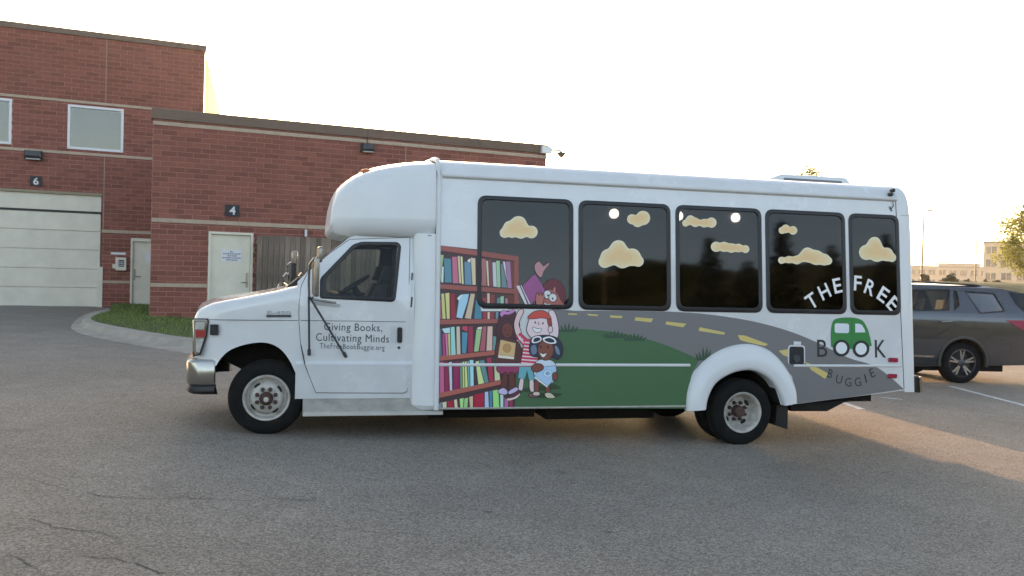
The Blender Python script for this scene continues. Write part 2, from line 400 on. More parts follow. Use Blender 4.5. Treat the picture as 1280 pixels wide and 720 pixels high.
# ------------------------------------------------------------------ brick buildings
CH, BRL, MJ = .1355, .40, .017
def brick_mesh(w, h=CH-MJ, d=.05):
    b = MB(); e = .004
    b.ring_loft([[(e,0,e),(w-e,0,e),(w-e,0,h-e),(e,0,h-e)], [(0,e,0),(w,e,0),(w,e,h),(0,e,h)], [(0,d,0),(w,d,0),(w,d,h),(0,d,h)]], cap=False)
    b.face([3,2,1,0][::-1]); return b
def lay_bricks(root, x0, x1, z0, z1, holes, y, vis, limit, salt):
    """running bond; the ones that show largest become parts, the rest one joined part"""
    rnd = random.Random(salt); cells = []
    k = 0; z = z0
    while z + CH*.6 < z1:
        h = min(CH, z1-z) - MJ; x = x0 - (BRL/2 if k % 2 else 0)
        while x < x1 - .02:
            rects = [(max(x, x0), min(x+BRL, x1)-MJ, z, z+h)]
            for (a, b, c, d) in holes:
                ns = []
                for (s, e, q, r) in rects:
                    if e <= a or s >= b or r <= c or q >= d: ns.append((s, e, q, r)); continue
                    if s < a: ns.append((s, a, q, r))
                    if e > b: ns.append((b, e, q, r))
                    if q < c: ns.append((max(s, a), min(e, b), q, c))
                    if r > d: ns.append((max(s, a), min(e, b), d, r))
                rects = ns
            for s, e, q, r in rects:
                if e-s > .04 and r-q > .02: cells.append((s, q, e-s, r-q))
            x += BRL
        z += CH; k += 1
    show = sorted([c for c in cells if vis(c[0]+c[2]/2, c[1]+c[3]/2)], key=lambda c: (c[0] if c[2] > .3 and abs(c[3]-(CH-MJ)) < .002 else c[0]+50))[:limit]
    ss = set(show); share = {}; rest = MB()
    for c in cells:
        yy = y + rnd.uniform(-.0025, .0025)
        if c in ss:
            key = (round(c[2], 3), round(c[3], 3))
            if key not in share: share[key] = brick_mesh(c[2], c[3]).mesh('brick', False); share[key].materials.append(M_brick)
            o = bpy.data.objects.new('brick', share[key]); COL.objects.link(o); o.parent = root; o.location = (c[0], yy, c[1])
        else:
            b = brick_mesh(c[2], c[3]); off = len(rest.v); rest.v += [(v[0]+c[0], v[1]+yy, v[2]+c[1]) for v in b.v]
            for f in b.f: rest.face([i+off for i in f])
    o = rest.build('brickwork', M_brick, root, world=False, fix=False); o['kind'] = 'stuff'
def wall_holed(root, name, x0, x1, z0, z1, y0, y1, holes, m):
    b = MB(); b.box(x0, x1, y0, y1, z0, z1)
    o = link(name, b.mesh(name), m)
    if holes:
        cuts = []
        for (a, bb, c, d) in holes:
            t = MB(); t.box(a, bb, y0-.3, y1+.3, c, d); cuts.append((t, 'DIFFERENCE', m))
        csg(o, cuts)
    o.parent = root
    return o
def band(root, x0, x1, z0, z1, y=-.02, m=None, name='stone_band', d=.12):
    # laid as cut stones about a metre long
    x = x0; L = .8
    while x < x1-.01:
        e = min(x+L, x1); box_obj(name, m or M_band, root, x+.003, e-.003, y, y+d, z0, z1, False); x = e
# --- low building with door 4
b4 = thing('brick_building', 'low red brick building with door 4 and bronze coping behind the bus hood', 'building', BW(0,0,0), BA)
holes4 = [(1.40,2.56,-.2,2.50)]
bands4 = [(0,11.32,2.68,2.785),(0,1.40,1.0,1.095),(0,11.32,5.19,5.285)]
wall_holed(b4, 'wall', 0.0, 11.32, -.1, 5.34, .012, .3, [(1.40,2.56,-.3,2.50)], M_mortar)
b = MB(); b.box(1.3, 1.6, .3, 12, -.1, 5.34); b.box(11.02, 11.32, .3, 12, -.1, 5.34); b.box(1.6, 11.02, 11.7, 12, -.1, 5.34); b.build('rear_wall', M_mortar, b4, False)
box_obj('roof', M_conc, b4, 1.6, 11.02, .3, 11.7, 5.0, 5.12, False)
# coping sections
x = -.05
while x < 11.3:
    e = min(x+3.02, 11.37); box_obj('coping', M_coping, b4, x+.002, e-.002, -.045, .36, 5.345, 5.61, False); x = e
b = MB(); b.box(1.255, 1.66, .362, 12.03, 5.345, 5.61); b.box(10.96, 11.37, .362, 12.03, 5.345, 5.61); b.box(1.662, 10.958, 11.66, 12.03, 5.345, 5.61); b.build('coping', M_coping, b4, False)
for (a, c, d, e) in bands4: band(b4, a, c, d, e)
lay_bricks(b4, 0, 11.32, -.06, 5.34, holes4+[(a-.01, c+.01, d-.008, e+.008) for (a, c, d, e) in bands4], 0, lambda x, z: z > .1 and (x < 2.5 or z > 2.5) and (x < 4.5 or z > 4.3 or (z > 2.6 and x < 5)), 300, 3)
# left return of the low building (seen only by stepping aside)
def return_bricks(root, x, y0, y1, z0, z1, side):
    mb = MB(); k = 0; z = z0
    while z+CH*.6 < z1:
        y = y0-(BRL/2 if k % 2 else 0)
        while y < y1:
            a, b = max(y, y0), min(y+BRL, y1)-MJ; h = min(CH, z1-z)-MJ
            if b-a > .03: mb.box(x-.012 if side < 0 else x-.03, x+.03 if side < 0 else x+.012, a, b, z, z+h)
            y += BRL
        z += CH; k += 1
    o = mb.build('brickwork', M_brick, root, False, fix=False); o['kind'] = 'stuff'
return_bricks(b4, 1.3, .32, 6.6, -.06, 5.34, -1); return_bricks(b4, 11.32, .06, 12, -.06, 5.34, 1)
# control joint
box_obj('control_joint', mat('joint_sealant', K(150,125,112,1.3), .8, var=.1), b4, 6.76, 6.785, -.006, .02, 2.8, 5.18, False)
# door 4
d = box_obj('door', M_beige, b4, 1.475, 2.485, .06, .11, .2, 2.425, False, .004)
b = MB(); b.box(1.405,1.47,-.02,.14,.15,2.495); b.box(2.49,2.555,-.02,.14,.15,2.495); b.box(1.472,2.488,-.02,.14,2.43,2.495); b.build('door_frame', M_beige, b4, False)
M_steel = mat('brushed_steel', (.32,.30,.27), .35, metal=1, var=.1)
b = MB(); b.box(2.385,2.445,.045,.06,1.02,1.42); b.tube([(2.415,.05,1.16),(2.415,0.0,1.16),(2.27,0.0,1.155)], .013); b.lathe((2.415,.03,1.33), [(.0,-.005),(.025,-.005),(.028,.02)], 12); h = b.build('handle', M_steel, b4, False); h.parent = d
for z in (.5, 1.3, 2.1): 
    b = MB(); b.lathe((1.472,.05,z), [(.012,0),(.012,.13)], 8, 'Z'); q = b.build('hinge', M_beige, b4, False); q.parent = d
def wall_text(root, name, body, x0, x1, z0, z1, y, m, par=None, bold=.02):
    b = MB(); add_text(b, body, lambda s, t: (x0+s*(x1-x0), y, z0+t*(z1-z0)), bold); o = b.build(name, m, root, False, fix=False)
    if par: o.parent = par
    return o
M_navy = mat('navy_print', (.05,.06,.14), .6)
s = box_obj('notice', M_signw, b4, 1.745, 2.27, .052, .058, 1.71, 2.02, False); s.parent = d
b = MB()
# the notice is a few unreadable lines of small blue print
for k, (a, e) in enumerate([(.42,.58),(.08,.92),(.30,.72),(.06,.95),(.25,.75)]):
    z = 1.985-.055*k; x = 1.745+.525*a
    while x < 1.745+.525*e:
        w = random.uniform(.018,.05); b.poly([(x,.0505,z-.026),(x+w,.0505,z-.026),(x+w,.0505,z),(x,.0505,z)]); x += w+.012
q = b.build('notice_print', M_navy, b4, False, fix=False); q.parent = s; q['kind'] = 'stuff'
sg = thing('number_sign', 'small black sign with white number 4 on the brick wall above the beige door', 'sign', BW(1.99,-.02,2.92), BA)
box_obj('plate', M_sign, sg, -.19,.19,-.012,.012,0,.31, False); wall_text(sg, 'numeral', '4', -.075,.085,.05,.265,-.0145, M_signw)
wl = thing('wall_light', 'dark wall light under the coping of the low brick building', 'wall light', BW(5.63,-.02,4.92), BA)
b = MB(); b.ring_loft([[(-.19,.02,.0),(.19,.02,.0),(.19,.02,.24),(-.19,.02,.24)],[(-.19,-.1,.02),(.19,-.1,.02),(.19,-.1,.24),(-.19,-.1,.24)],[(-.15,-.2,.08),(.15,-.2,.08),(.15,-.2,.22),(-.15,-.2,.22)]]); b.build('housing', M_grey, wl, False)
box_obj('lens', mat('lamp_lens', (.4,.4,.38), .3), wl, -.15,.15,-.17,-.05,-.012,.018, False)
box_obj('conduit', M_grey, wl, -.015,.015,-.03,.0,.25,.62, False)
sc = thing('security_camera', 'white security camera arm at the end of the low brick parapet', 'camera', BW(11.31,-.03,5.35), BA)
box_obj('mount', M_white, sc, -.22,.12,-.14,.02,-.02,.2, False, .01)
b = MB(); b.tube([(.1,-.08,.1),(.4,-.08,.12),(.47,-.08,.06)], .035); b.build('arm', M_white, sc, False, smooth=40)
b = MB(); b.lathe((.47,-.08,-.03), [(.13,.09),(.13,.04),(.07,-.05),(.02,-.07)], 16, 'Z'); b.build('dome', mat('dome_housing', (.16,.15,.11), .4), sc, False, smooth=40)
# --- tall building with garage door 6
b6 = thing('brick_building', 'tall red brick building with garage door 6 at the left edge', 'building', BW(0,OFF6,0), BA)
X6a, X6b, T6 = -9.0, 1.76, 8.75
holes6 = [(-6.2,-1.27,-.2,3.80), (-2.30,-.68,5.16,6.56), (-5.45,-3.84,5.16,6.56), (-.40,.75,-.2,2.42)]
bands6 = [(X6a,X6b,6.63,6.71),(X6a,X6b,4.99,5.07),(-1.27,X6b,2.55,2.65),(-1.27,-.40,.93,1.01)]
wall_holed(b6, 'wall', X6a, X6b, -.1, T6, .012, .3, holes6, M_mortar)
b = MB(); b.box(X6b-.3,X6b,.3,12,-.1,T6); b.box(X6a,X6a+.3,.3,12,-.1,T6); b.box(X6a+.3,X6b-.3,11.7,12,-.1,T6); b.build('rear_wall', M_mortar, b6, False)
return_bricks(b6, X6b, .06, 12, 4.9, T6, 1)
box_obj('roof', M_conc, b6, X6a+.3, X6b-.3, .3, 11.7, 8.4, 8.5, False)
x = X6a-.05
while x < X6b:
    e = min(x+3.4, X6b+.05); box_obj('coping', M_coping, b6, x+.002, e-.002, -.045, .36, T6+.003, 8.93, False); x = e
box_obj('coping', M_coping, b6, X6b-.3, X6b+.05, .363, 12, T6+.003, 8.93, False)
for (a, c, d, e) in bands6: band(b6, a, c, d, e)
lay_bricks(b6, X6a, X6b, -.06, T6, holes6+[(a-.01, c+.01, d-.008, e+.008) for (a, c, d, e) in bands6], 0, lambda x, z: -4.2 < x and z > .1 and (x < -.05 or z > 5.7), 300, 5)
box_obj('control_joint', MATS['joint_sealant'], b6, -1.235,-1.205,-.006,.02,2.66,4.98, False); box_obj('control_joint', MATS['joint_sealant'], b6, -1.235,-1.205,-.006,.02,6.72,T6, False)
M_pane = glass('office_pane', (.25,.26,.24), 1.9)
M_room = mat('dim_room', K(150,150,140), .9, var=.1)
for (a, c, d, e) in holes6[1:3]:
    fr = MB()
    for q in [(a,a+.075,d,e),(c-.075,c,d,e),(a+.077,c-.077,d,d+.075),(a+.077,c-.077,e-.075,e)]: fr.box(q[0],q[1],-.025,.1,q[2],q[3])
    w = fr.build('window', M_signw, b6, False)
    p = box_obj('pane', M_pane, b6, a+.07,c-.07,.04,.046,d+.07,e-.07, False); p.parent = w
    p = box_obj('blind', M_room, b6, a+.02,c-.02,.12,.14,d+.02,e-.02, False); p.parent = w
# garage door: header, then stacked sections
gx0, gx1 = -6.2, -1.27
box_obj('lintel', mat('lintel_steel', K(128,118,98,1.3), .6, var=.1), b6, gx0,gx1,-.02,.2,3.72,3.80, False)
gd = box_obj('garage_door', M_beige, b6, gx0+.02,gx1-.02,.14,.18,.15,3.15, False)
p = box_obj('header_panel', M_beige, b6, gx0+.02,gx1-.02,.06,.12,3.215,3.715, False); p.parent = gd
p = box_obj('weather_strip', M_black, b6, gx0+.02,gx1-.02,.075,.13,3.15,3.21, False); p.parent = gd
zs = [.16,.765,1.365,1.975,2.575,3.145]
for i in range(5):
    p = box_obj('door_section', M_beige, b6, gx0+.03,gx1-.03,.095,.14,zs[i]+.007,zs[i+1]-.007, False, .006); p.parent = gd
box_obj('door_jamb', M_beige, b6, gx1-.1,gx1+.06,-.03,.1,.15,1.45, False)
d = box_obj('door', M_beige, b6, -.33,.70,.06,.11,.16,2.30, False, .004)
b = MB(); b.box(-.395,-.335,-.02,.14,.12,2.415); b.box(.70,.745,-.02,.14,.12,2.415); b.box(-.333,.698,-.02,.14,2.31,2.415); b.build('door_frame', M_beige, b6, False)
b = MB(); b.box(-.29,-.24,.045,.06,1.05,1.4); b.tube([(-.265,.05,1.17),(-.265,0,1.17),(-.08,0,1.165)], .014); h = b.build('handle', M_steel, b6, False); h.parent = d
p = box_obj('notice', M_signw, b6, .05,.45,.052,.058,1.62,1.98, False); p.parent = d
sg = thing('number_sign', 'small black sign with white number 6 above the garage door', 'sign', BW(-3.15,OFF6-.02,3.92), BA)
box_obj('plate', M_sign, sg, -.165,.165,-.012,.012,0,.31, False); wall_text(sg, 'numeral', '6', -.075,.075,.05,.265,-.0145, M_signw)
wl = thing('wall_light', 'dark wall light above the number 6 on the tall brick wall', 'wall light', BW(-3.23,OFF6-.02,4.74), BA)
b = MB(); b.ring_loft([[(-.25,.02,.0),(.25,.02,.0),(.25,.02,.26),(-.25,.02,.26)],[(-.25,-.12,.02),(.25,-.12,.02),(.25,-.12,.27),(-.25,-.12,.27)],[(-.21,-.24,.1),(.21,-.24,.1),(.21,-.24,.25),(-.21,-.24,.25)]]); b.build('housing', M_grey, wl, False)
box_obj('lens', MATS['lamp_lens'], wl, -.2,.2,-.2,-.05,-.014,.018, False)
kp = thing('door_keypad', 'beige keypad box on the brick between garage door and side door', 'keypad', BW(-.69,OFF6-.02,1.35), BA)
box_obj('case', M_beige, kp, -.15,.17,-.12,.02,0,.42, False, .012); box_obj('face', M_grey, kp, -.06,.1,-.128,-.121,.12,.34, False); box_obj('side_box', M_beige, kp, -.24,-.153,-.09,.02,.06,.2, False)
b = MB()
for i in range(3):
    for j in range(3): b.box(-.035+i*.045,-.008+i*.045,-.134,-.129,.15+j*.055,.18+j*.055)
b.build('keys', M_signw, kp, False)
nl = box_obj('label_strip', M_signw, None, 0,.44,-.012,.01,0,.07); nl.location = BW(-.98,OFF6-.01,1.86); nl.rotation_euler.z = BA
tag(nl, 'narrow pale label strip on the brick above the keypad', 'sign')
# made-up translucent wedge, backlit, for an unidentified bright yellow patch
m = bpy.data.materials.new('yellow_translucent'); m.use_nodes = True; n = m.node_tree.nodes; n.remove(n['Principled BSDF']); t = n.new('ShaderNodeBsdfTranslucent'); t.inputs[0].default_value = (.95,.92,.74,1)
di = n.new('ShaderNodeBsdfDiffuse'); di.inputs[0].default_value = (.95,.92,.76,1); mx = n.new('ShaderNodeMixShader'); mx.inputs[0].default_value = .3; m.node_tree.links.new(t.outputs[0], mx.inputs[1]); m.node_tree.links.new(di.outputs[0], mx.inputs[2]); m.node_tree.links.new(mx.outputs[0], n['Material Output'].inputs[0])
b = MB(); b.prism_xz([(1.83,5.4),(2.75,5.4),(2.33,6.83),(1.83,8.75)], .45, .6); yp = b.build('wedge_stand_in', m); yp.location = BW(0,OFF6,0); yp.rotation_euler.z = BA
tag(yp, 'translucent stand-in for an unidentified bright yellow wedge at the right edge of the tall brick wall', 'panel')
# --- wooden fence in front of the low building
fe = thing('wooden_fence', 'weathered grey brown board fence beside the beige door', 'fence', BW(2.62,-.28,.1), BA)
M_wood = mat('weathered_wood', K(110,97,88,1.3), .85, var=.45, vscale=2.2, island=.32, bump=.3, bscale=25)
# stretch the grain along the boards
mp = M_wood.node_tree.nodes.new('ShaderNodeMapping'); mp.inputs['Scale'].default_value = (9, 9, .6)
tcn = [q for q in M_wood.node_tree.nodes if q.type == 'TEX_COORD'][0]; M_wood.node_tree.links.new(tcn.outputs['Object'], mp.inputs[0])
for q in M_wood.node_tree.nodes:
    if q.type == 'TEX_NOISE': M_wood.node_tree.links.new(mp.outputs[0], q.inputs['Vector'])
x = 0
while x < 5.2:
    w = random.uniform(.135,.15); zt = 2.33+random.uniform(-.012,.012); yy = random.uniform(-.006,.006)
    b = MB(); b.box(0, w-.008, yy, yy+.02, -.02, zt); o = b.build('board', M_wood, fe, False); o.location.x = x; x += w
for z in (.4, 1.3, 2.1): box_obj('rail', M_wood, fe, -.02, 5.2, .03, .07, z, z+.09, False)
for x in (0.02, 2.4, 5.1): box_obj('post', M_wood, fe, x, x+.1, .072, .17, -.1, 2.3, False)
wr = thing('hanging_cable', 'thin cable with a white fitting hanging down the brick above the fence', 'cable', BW(3.95,-.06,2.40), BA)
b = MB(); b.tube([(0,0,.62),(0.005,0,.4),(-.004,0,.25)], .007, 6); b.build('cord', M_band, wr, False); box_obj('fitting', M_signw, wr, -.03,.03,-.03,.03,.06,.25, False)
#@@BUS
# ================================================================== BUS
bus = thing('shuttle_bus', 'white book bus with printed bookshelf, road and clouds along its side', 'bus', (3.2, 1.22, -.13))
YC = .15; BWID = 2.44; MIDY = BWID/2
SP = [(0,.19),(.28,.175),(.45,.15),(.62,.135),(.655,.13),(.685,.15),(1.3,.165),(1.9,.29),(2.4,.40)]
def sideY(z):
    for (a, ya), (b, yb) in zip(SP, SP[1:]):
        if z <= b: return ya+(yb-ya)*max(0,(z-a))/(b-a)
    return SP[-1][1]
def CPX(u, v):                               # photo point on the cab side -> (x, z)
    y = YC
    for _ in range(8): p = BP0(u, v, y); y = sideY(p.z)
    return p.x, p.z
def curve(P, k=4):
    return [(q.x, q.y) for q in smoothpl([Vector((a, b, 0)) for a, b in P], k)]
def XZ(L, y=0.0): return [(BP(u, v, y).x, BP(u, v, y).z) for u, v in L]
def CXZ(L): return [CPX(u, v) for u, v in L]
def patch(outline, dy, name, m, par=bus, mirror=False, thick=.004):
    b = MB()
    def P(x, z, o): y = sideY(z)+dy+o; return (x, BWID-y if mirror else y, z)
    b.ring_loft([[P(x, z, 0) for x, z in outline], [P(x, z, thick) for x, z in outline]]); return b.build(name, m, par)
# ---- main coach body
ZR = 2.50
DZ = BP(550,203).z-2.67
sec = [(0,-.5)]+[(y, z+DZ) for y, z in [(0,2.53),(.012,2.585),(.045,2.64),(.11,2.685),(.25,2.715),(.6,2.745),(1.22,2.76)]]
sec = sec + [(BWID-y, z) for y, z in sec[::-1][1:]]
x0 = 1.672; x1 = BP(1119,240).x; x1b = BP(1130,488).x; zb = .218
xr = BP(995,505).x; zr0 = BP(990,505).z; zr1 = BP(1130,488).z
b = MB(); b.prism_xz([(x0,zb),(4.9,zb),(xr,zr0),(x1b,zr1),(x1,2.66+DZ),(x1,3),(x0,3)], -.4, 2.9)
body = b.build('body', [M_white, M_dark], bus)
WIN = [[(597,244),(717,250),(716,387),(596,385)], [(723,249.5),(838,255),(838.5,389),(723,387)], [(843.5,254.5),(952,261),(952.5,391),(845.5,389.5)], [(955,261),(1056,266.5),(1058,392.5),(959,391)], [(1059,266.5),(1122,270),(1127,394),(1064,393)]]
WR = []
zt = sum(BP(*p).z for w in WIN for p in w[:2])/10; zl = sum(BP(*p).z for w in WIN for p in w[2:])/10
for w in WIN:
    q = XZ(w); WR.append(((q[0][0]+q[3][0])/2, (q[1][0]+q[2][0])/2))
t = MB(); t.prism_yz(sec, x0-.5, x1b+.5); tools = [(t, 'INTERSECT', None)]
t = MB(); t.box(x0+.06, x1-.05, .045, BWID-.045, 0.95, 2.60+DZ); tools.append((t, 'DIFFERENCE', M_dark))
for a, c in WR:
    t = MB(); t.prism_xz(rounded([(a+.03,zl+.03),(c-.03,zl+.03),(c-.03,zt-.03),(a+.03,zt-.03)], .07), -.1, .2); tools.append((t, 'DIFFERENCE', M_dark))
arch_in = XZ([(874,560)]+curve([(879,512),(885,490),(897,474.5),(915,465),(935,462.5),(955,469),(968,484),(976,506)])+[(985,560)])
for ya, yb in ((-.3,.85),(BWID-.85,BWID+.3)):
    t = MB(); t.prism_xz(arch_in, ya, yb); tools.append((t, 'DIFFERENCE', M_dark))
csg(body, tools); shade(body.data, 30)
# ---- windows: rubber-edged tinted panes
M_tint = glass('tinted_bus_glass', (.085,.085,.085), 1.48, .035, (.92,.93,.95))
M_seal = mat('window_rubber', (.015,.016,.019), .4, var=.1)
for i, (a, c) in enumerate(WR):
    fo = rounded([(a,zl),(c,zl),(c,zt),(a,zt)], .1, 8); fi = rounded([(a+.045,zl+.05),(c-.045,zl+.05),(c-.045,zt-.045),(a+.045,zt-.045)], .075, 8)
    b = MB(); n = len(fo); y0, y1 = -.016, .03
    rings = [[(x, .03, z) for x, z in fo], [(x, -.008, z) for x, z in fo], [(x+(p[0]-x)*.25, -.016, z+(p[1]-z)*.25) for (x, z), p in zip(fo, fi)], [(x+(p[0]-x)*.8, -.016, z+(p[1]-z)*.8) for (x, z), p in zip(fo, fi)], [(x, -.006, z) for x, z in fi], [(x, .03, z) for x, z in fi]]
    b.ring_loft(rings, cap=False); fr = b.build('window', M_seal, bus, smooth=40)
    b = MB(); b.prism_xz(rounded([(a+.04,zl+.045),(c-.04,zl+.045),(c-.04,zt-.04),(a+.04,zt-.04)], .07, 8), -.0012, .004); p = b.build('pane', M_tint, bus); p.parent = fr; p.matrix_parent_inverse = ROOTM[bus].inverted() @ ROOTM[bus]
    p.matrix_parent_inverse = Matrix.Identity(4)
# ---- interior lamps on the far cove
M_lamp = emit('dome_lamp', (1,.98,.93), 40)
for u, v in ((768,267),(848.5,270),(920,272)):
    p = BP(u, v, 2.30); b = MB(); b.lathe((p.x, 2.30, p.z), [(.0,-.012),(.05,-.012),(.062,0),(.062,.03)], 20); b.build('ceiling_lamp', M_lamp, bus, smooth=40)
M_rack = mat('interior_panel', (.10,.10,.11), .8, var=.2, vscale=3)
box_obj('interior_wall', M_rack, bus, 1.8, x1-.1, 2.335, 2.385, .97, 2.58+DZ); box_obj('interior_floor', M_rack, bus, 1.8, x1-.1, .1, 2.33, .955, .98)
# ---- rear cap
rc = XZ([(1118.5,236),(1126,236),(1131,240),(1136,262),(1143,330),(1146,420),(1146.5,490),(1131,490)])
rc = [(x1+.004, 2.665+DZ), (x1+.004, 2.765+DZ), (rc[1][0], 2.765+DZ), (rc[2][0], 2.70+DZ), rc[3], rc[4], rc[5], rc[6], (x1b+.004, rc[6][1])]
b = MB(); b.prism_xz(rc, -.3, 2.8); rear = b.build('rear_cap', M_white2, bus)
xe = rc[7][0]; sr = [(y*1.0-(.004 if y < 1.2 else -.004), z) for y, z in sec]
t = MB(); t.prism_yz(sr, 5, 9); t2 = MB(); t2.prism_xy(rounded([(x1-.2,-.02),(xe+.01,-.02),(xe+.01,BWID+.02),(x1-.2,BWID+.02)], .14, 8), -1, 4)
csg(rear, [(t, 'INTERSECT', None), (t2, 'INTERSECT', None)]); shade(rear.data, 30)
q = BP(1135,270); box_obj('cap_seam', M_alu, bus, x1+.06, q.x+.03, -.0065, .02, q.z, q.z+.006)
M_mould = mat('white_moulding', (.7,.71,.72), .35, var=.06, vscale=3)
# ---- mouldings
xf = BP(857,457).x; xg = BP(994,457).x
def half_round(name, xa, xb, z, h, d, m=M_mould):
    b = MB(); b.prism_yz([(0.0,z-h/2),(-d*.7,z-h*.4),(-d,z-h*.1),(-d,z+h*.15),(-d*.6,z+h/2),(0.0,z+h/2)], xa, xb); return b.build(name, m, bus, smooth=50)
half_round('belt_moulding', x0+.02, xf+.05, .660, .032, .014); half_round('belt_moulding', xg-.02, x1b-.04, .657, .03, .012)
half_round('skirt_trim', x0+.03, xf, .226, .022, .012, M_alu)
gzr = BP(700,225).z; half_round('drip_rail', x0+.03, x1+.01, 2.545+DZ, .05, .03); 
b = MB(); b.box(x0+.03, x1, -.006, 0.02, 2.512+DZ, 2.518+DZ); b.build('rail_seam', M_alu, bus)
b = MB(); b.tube([(x0-.005,-.006,.215),(x0-.005,-.006,2.50+DZ),(x0-.005,.004,2.60+DZ),(x0-.005,.05,2.665+DZ),(x0-.005,.14,2.705+DZ),(x0-.005,.4,2.74+DZ),(x0-.005,1.22,2.772+DZ)], .026, 8); b.build('front_moulding', M_mould, bus, smooth=60)
b = MB(); b.tube([(x1b+.001,-.0005,.40),(x1+.001,-.0005,2.56+DZ)], .0045, 6); b.build('rear_seam', M_grey, bus)
# ---- rear wheel flare
fo = XZ(curve([(857.5,513),(859,492),(864,474),(872,460),(884,448),(900,438),(918,432),(936,430.5),(952,434),(966,442),(979,456),(988,471),(994,488),(995,503)], 3))
fi = XZ(curve([(880,511),(882,499),(886,488.5),(892,479),(901,472),(913,466),(925,463),(936,462.3),(946,465),(955,470),(963,477),(969,486),(974,497),(977,506)], 3))
for s in (0, 1):
    rings = []
    for (ax, az), (bx, bz) in zip(fo, fi):
        def L(t, y): return (ax+(bx-ax)*t, (BWID-y) if s else y, az+(bz-az)*t)
        rings.append([L(-.02,.03), L(-.02,-.004), L(.04,-.035), L(.18,-.062), L(.62,-.078), L(.86,-.075), L(.97,-.062), L(1.0,-.03), L(1.0,.12), L(.9,.12)])
    b = MB(); b.ring_loft(rings); b.build('wheel_flare', M_white2, bus, smooth=60)
# ---- front cap over the cab
def interp(L, x):
    for (a, ya), (c, yc) in zip(L, L[1:]):
        if x <= c: return ya+(yc-ya)*max(0, x-a)/(c-a)
    return L[-1][1]
top = XZ([(413.2,283),(414.2,268),(415.6,255),(418,243.5),(422.5,235.5),(430,228.5),(442,220.5),(455,214.8),(470,210.5),(483,207.6),(508,204),(533,202.2),(545,202)])
topL = [(x, z) for x, z in top]; topL[0] = (topL[0][0], topL[0][1]); topL += [(x0, 2.672+DZ)]
xn = topL[0][0]
bot = [(xn, 2.0), (xn+.02,1.965), (xn+.08,1.935), (xn+.2,1.92), (x0,1.93)]
stn = [xn+.001, xn+.005, xn+.012, xn+.024, xn+.04, xn+.054, xn+.07, xn+.11, xn+.16, xn+.23, xn+.33, xn+.45, xn+.6, xn+.75, xn+.9, x0-.03]
rings = []
for x in stn:
    zt_ = interp(topL, x); zb_ = interp(bot, x); d = x-xn
    hw = MIDY*(1-.16*max(0, 1-d/.42)**2.2); k = min(1, .35+d*1.6)
    rt = min(.17, (zt_-zb_)*.45); rb = min(.19, (zt_-zb_)*.4); cr = .075*k
    half = []
    for i in range(7): a = math.pi/2*i/6; half.append((hw-rb+rb*math.sin(a), zb_+rb-rb*math.cos(a)))
    half.append((hw, (zt_+zb_)/2))
    for i in range(7): a = math.pi/2*i/6; half.append((hw-rt+rt*math.cos(a), zt_-rt*.8+rt*.8*math.sin(a)))
    half += [(hw*.6, zt_+cr*.65), (hw*.3, zt_+cr*.92)]
    rings.append([(x, MIDY-y, z) for y, z in half] + [(x, MIDY, zt_+cr)] + [(x, MIDY+y, z) for y, z in half[::-1]])
b = MB(); b.ring_loft(rings); b.build('front_cap', M_white2, bus, smooth=50)
for i, dy in enumerate((.28, .75, 1.22, 1.69, 2.16)):
    xx = BP(460,212).x; zz = interp(topL, xx)+(.05 if i not in (0,4) else .035); b = MB(); b.lathe((xx, dy, zz-.03), [(.06,0),(.056,.018),(.036,.032),(.01,.038)], 14, 'Z'); b.build('roof_marker_lamp', M_amber, bus, smooth=50)
# ---- bulkhead panel between cab and coach
xa = CPX(514,400)[0]; pl = [(xa, .20), (xa+.02,.10), (xa+.07,.045), (xa+.15,.012), (x0-.028,.003)]
pl = pl + [(x, BWID-y) for x, y in pl[::-1]]; zc0 = BP(546,513).z
b = MB(); b.ring_loft([[(x+.03*max(0,.5-(x-xa)), y+(.03 if y < 1 else -.03), zc0) for x, y in pl], [(x, y, zc0+.045) for x, y in pl], [(x, y, 1.97) for x, y in pl]]); bk = b.build('cab_bulkhead', M_white2, bus, smooth=30)
b = MB(); b.box(BP(535,291).x, x0-.03, -.004+.012, .03, 1.945, 1.952); b.build('bulkhead_seam', M_grey, bus)
# ---- cab: windscreen, pillars, roof
cab_o = CXZ([(372,352),(384,340),(400,326.5),(412,316),(425,306),(437,296.5),(450,293),(514,291)]); xb = cab_o[-1][0]
z_r = CPX(450,498)[1]
cab_o = cab_o + [(xb+.03, cab_o[-1][1]), (xb+.03, z_r), (cab_o[0][0], z_r)]
b = MB(); b.prism_xz(cab_o, -.4, 2.9); cab = b.build('cab', [M_white, M_dark], bus)
zz = [.2,.28,.45,.62,.655,.685,1.0,1.3,1.6,1.9,2.3]
cs = [(sideY(z), z) for z in zz]; cs = cs + [(BWID-y, z) for y, z in cs[::-1]]
t = MB(); t.prism_yz(cs, -3, 4); tools = [(t, 'INTERSECT', None)]
ci = CXZ([(398,352),(416,334),(440,310),(446,305)]); zi = ci[-1][1]-.0
t = MB(); t.prism_xz([(ci[0][0]-.1, .62), (ci[0][0]-.1, ci[0][1]-.12), ci[0], ci[1], ci[2], ci[3], (xb-.0, zi+.02), (xb-.0, .62)], .30, BWID-.30); tools.append((t, 'DIFFERENCE', mat('cab_lining', (.16,.155,.15), .8)))
win_o = CXZ([(399.5,373),(400,348),(441,305.5),(452,302),(497,302.5),(501.5,307),(494.5,374),(491,377.5)])
t = MB(); t.prism_xz(CXZ([(403,370),(403,350),(443,308),(452,306),(497,306),(491,373)]), -.5, 3); tools.append((t, 'DIFFERENCE', M_dark))
ws = CXZ([(372,352),(437,296.5)]); dx = ws[1][0]-ws[0][0]; dz = ws[1][1]-ws[0][1]; L_ = math.hypot(dx, dz); nx, nz = dz/L_, -dx/L_
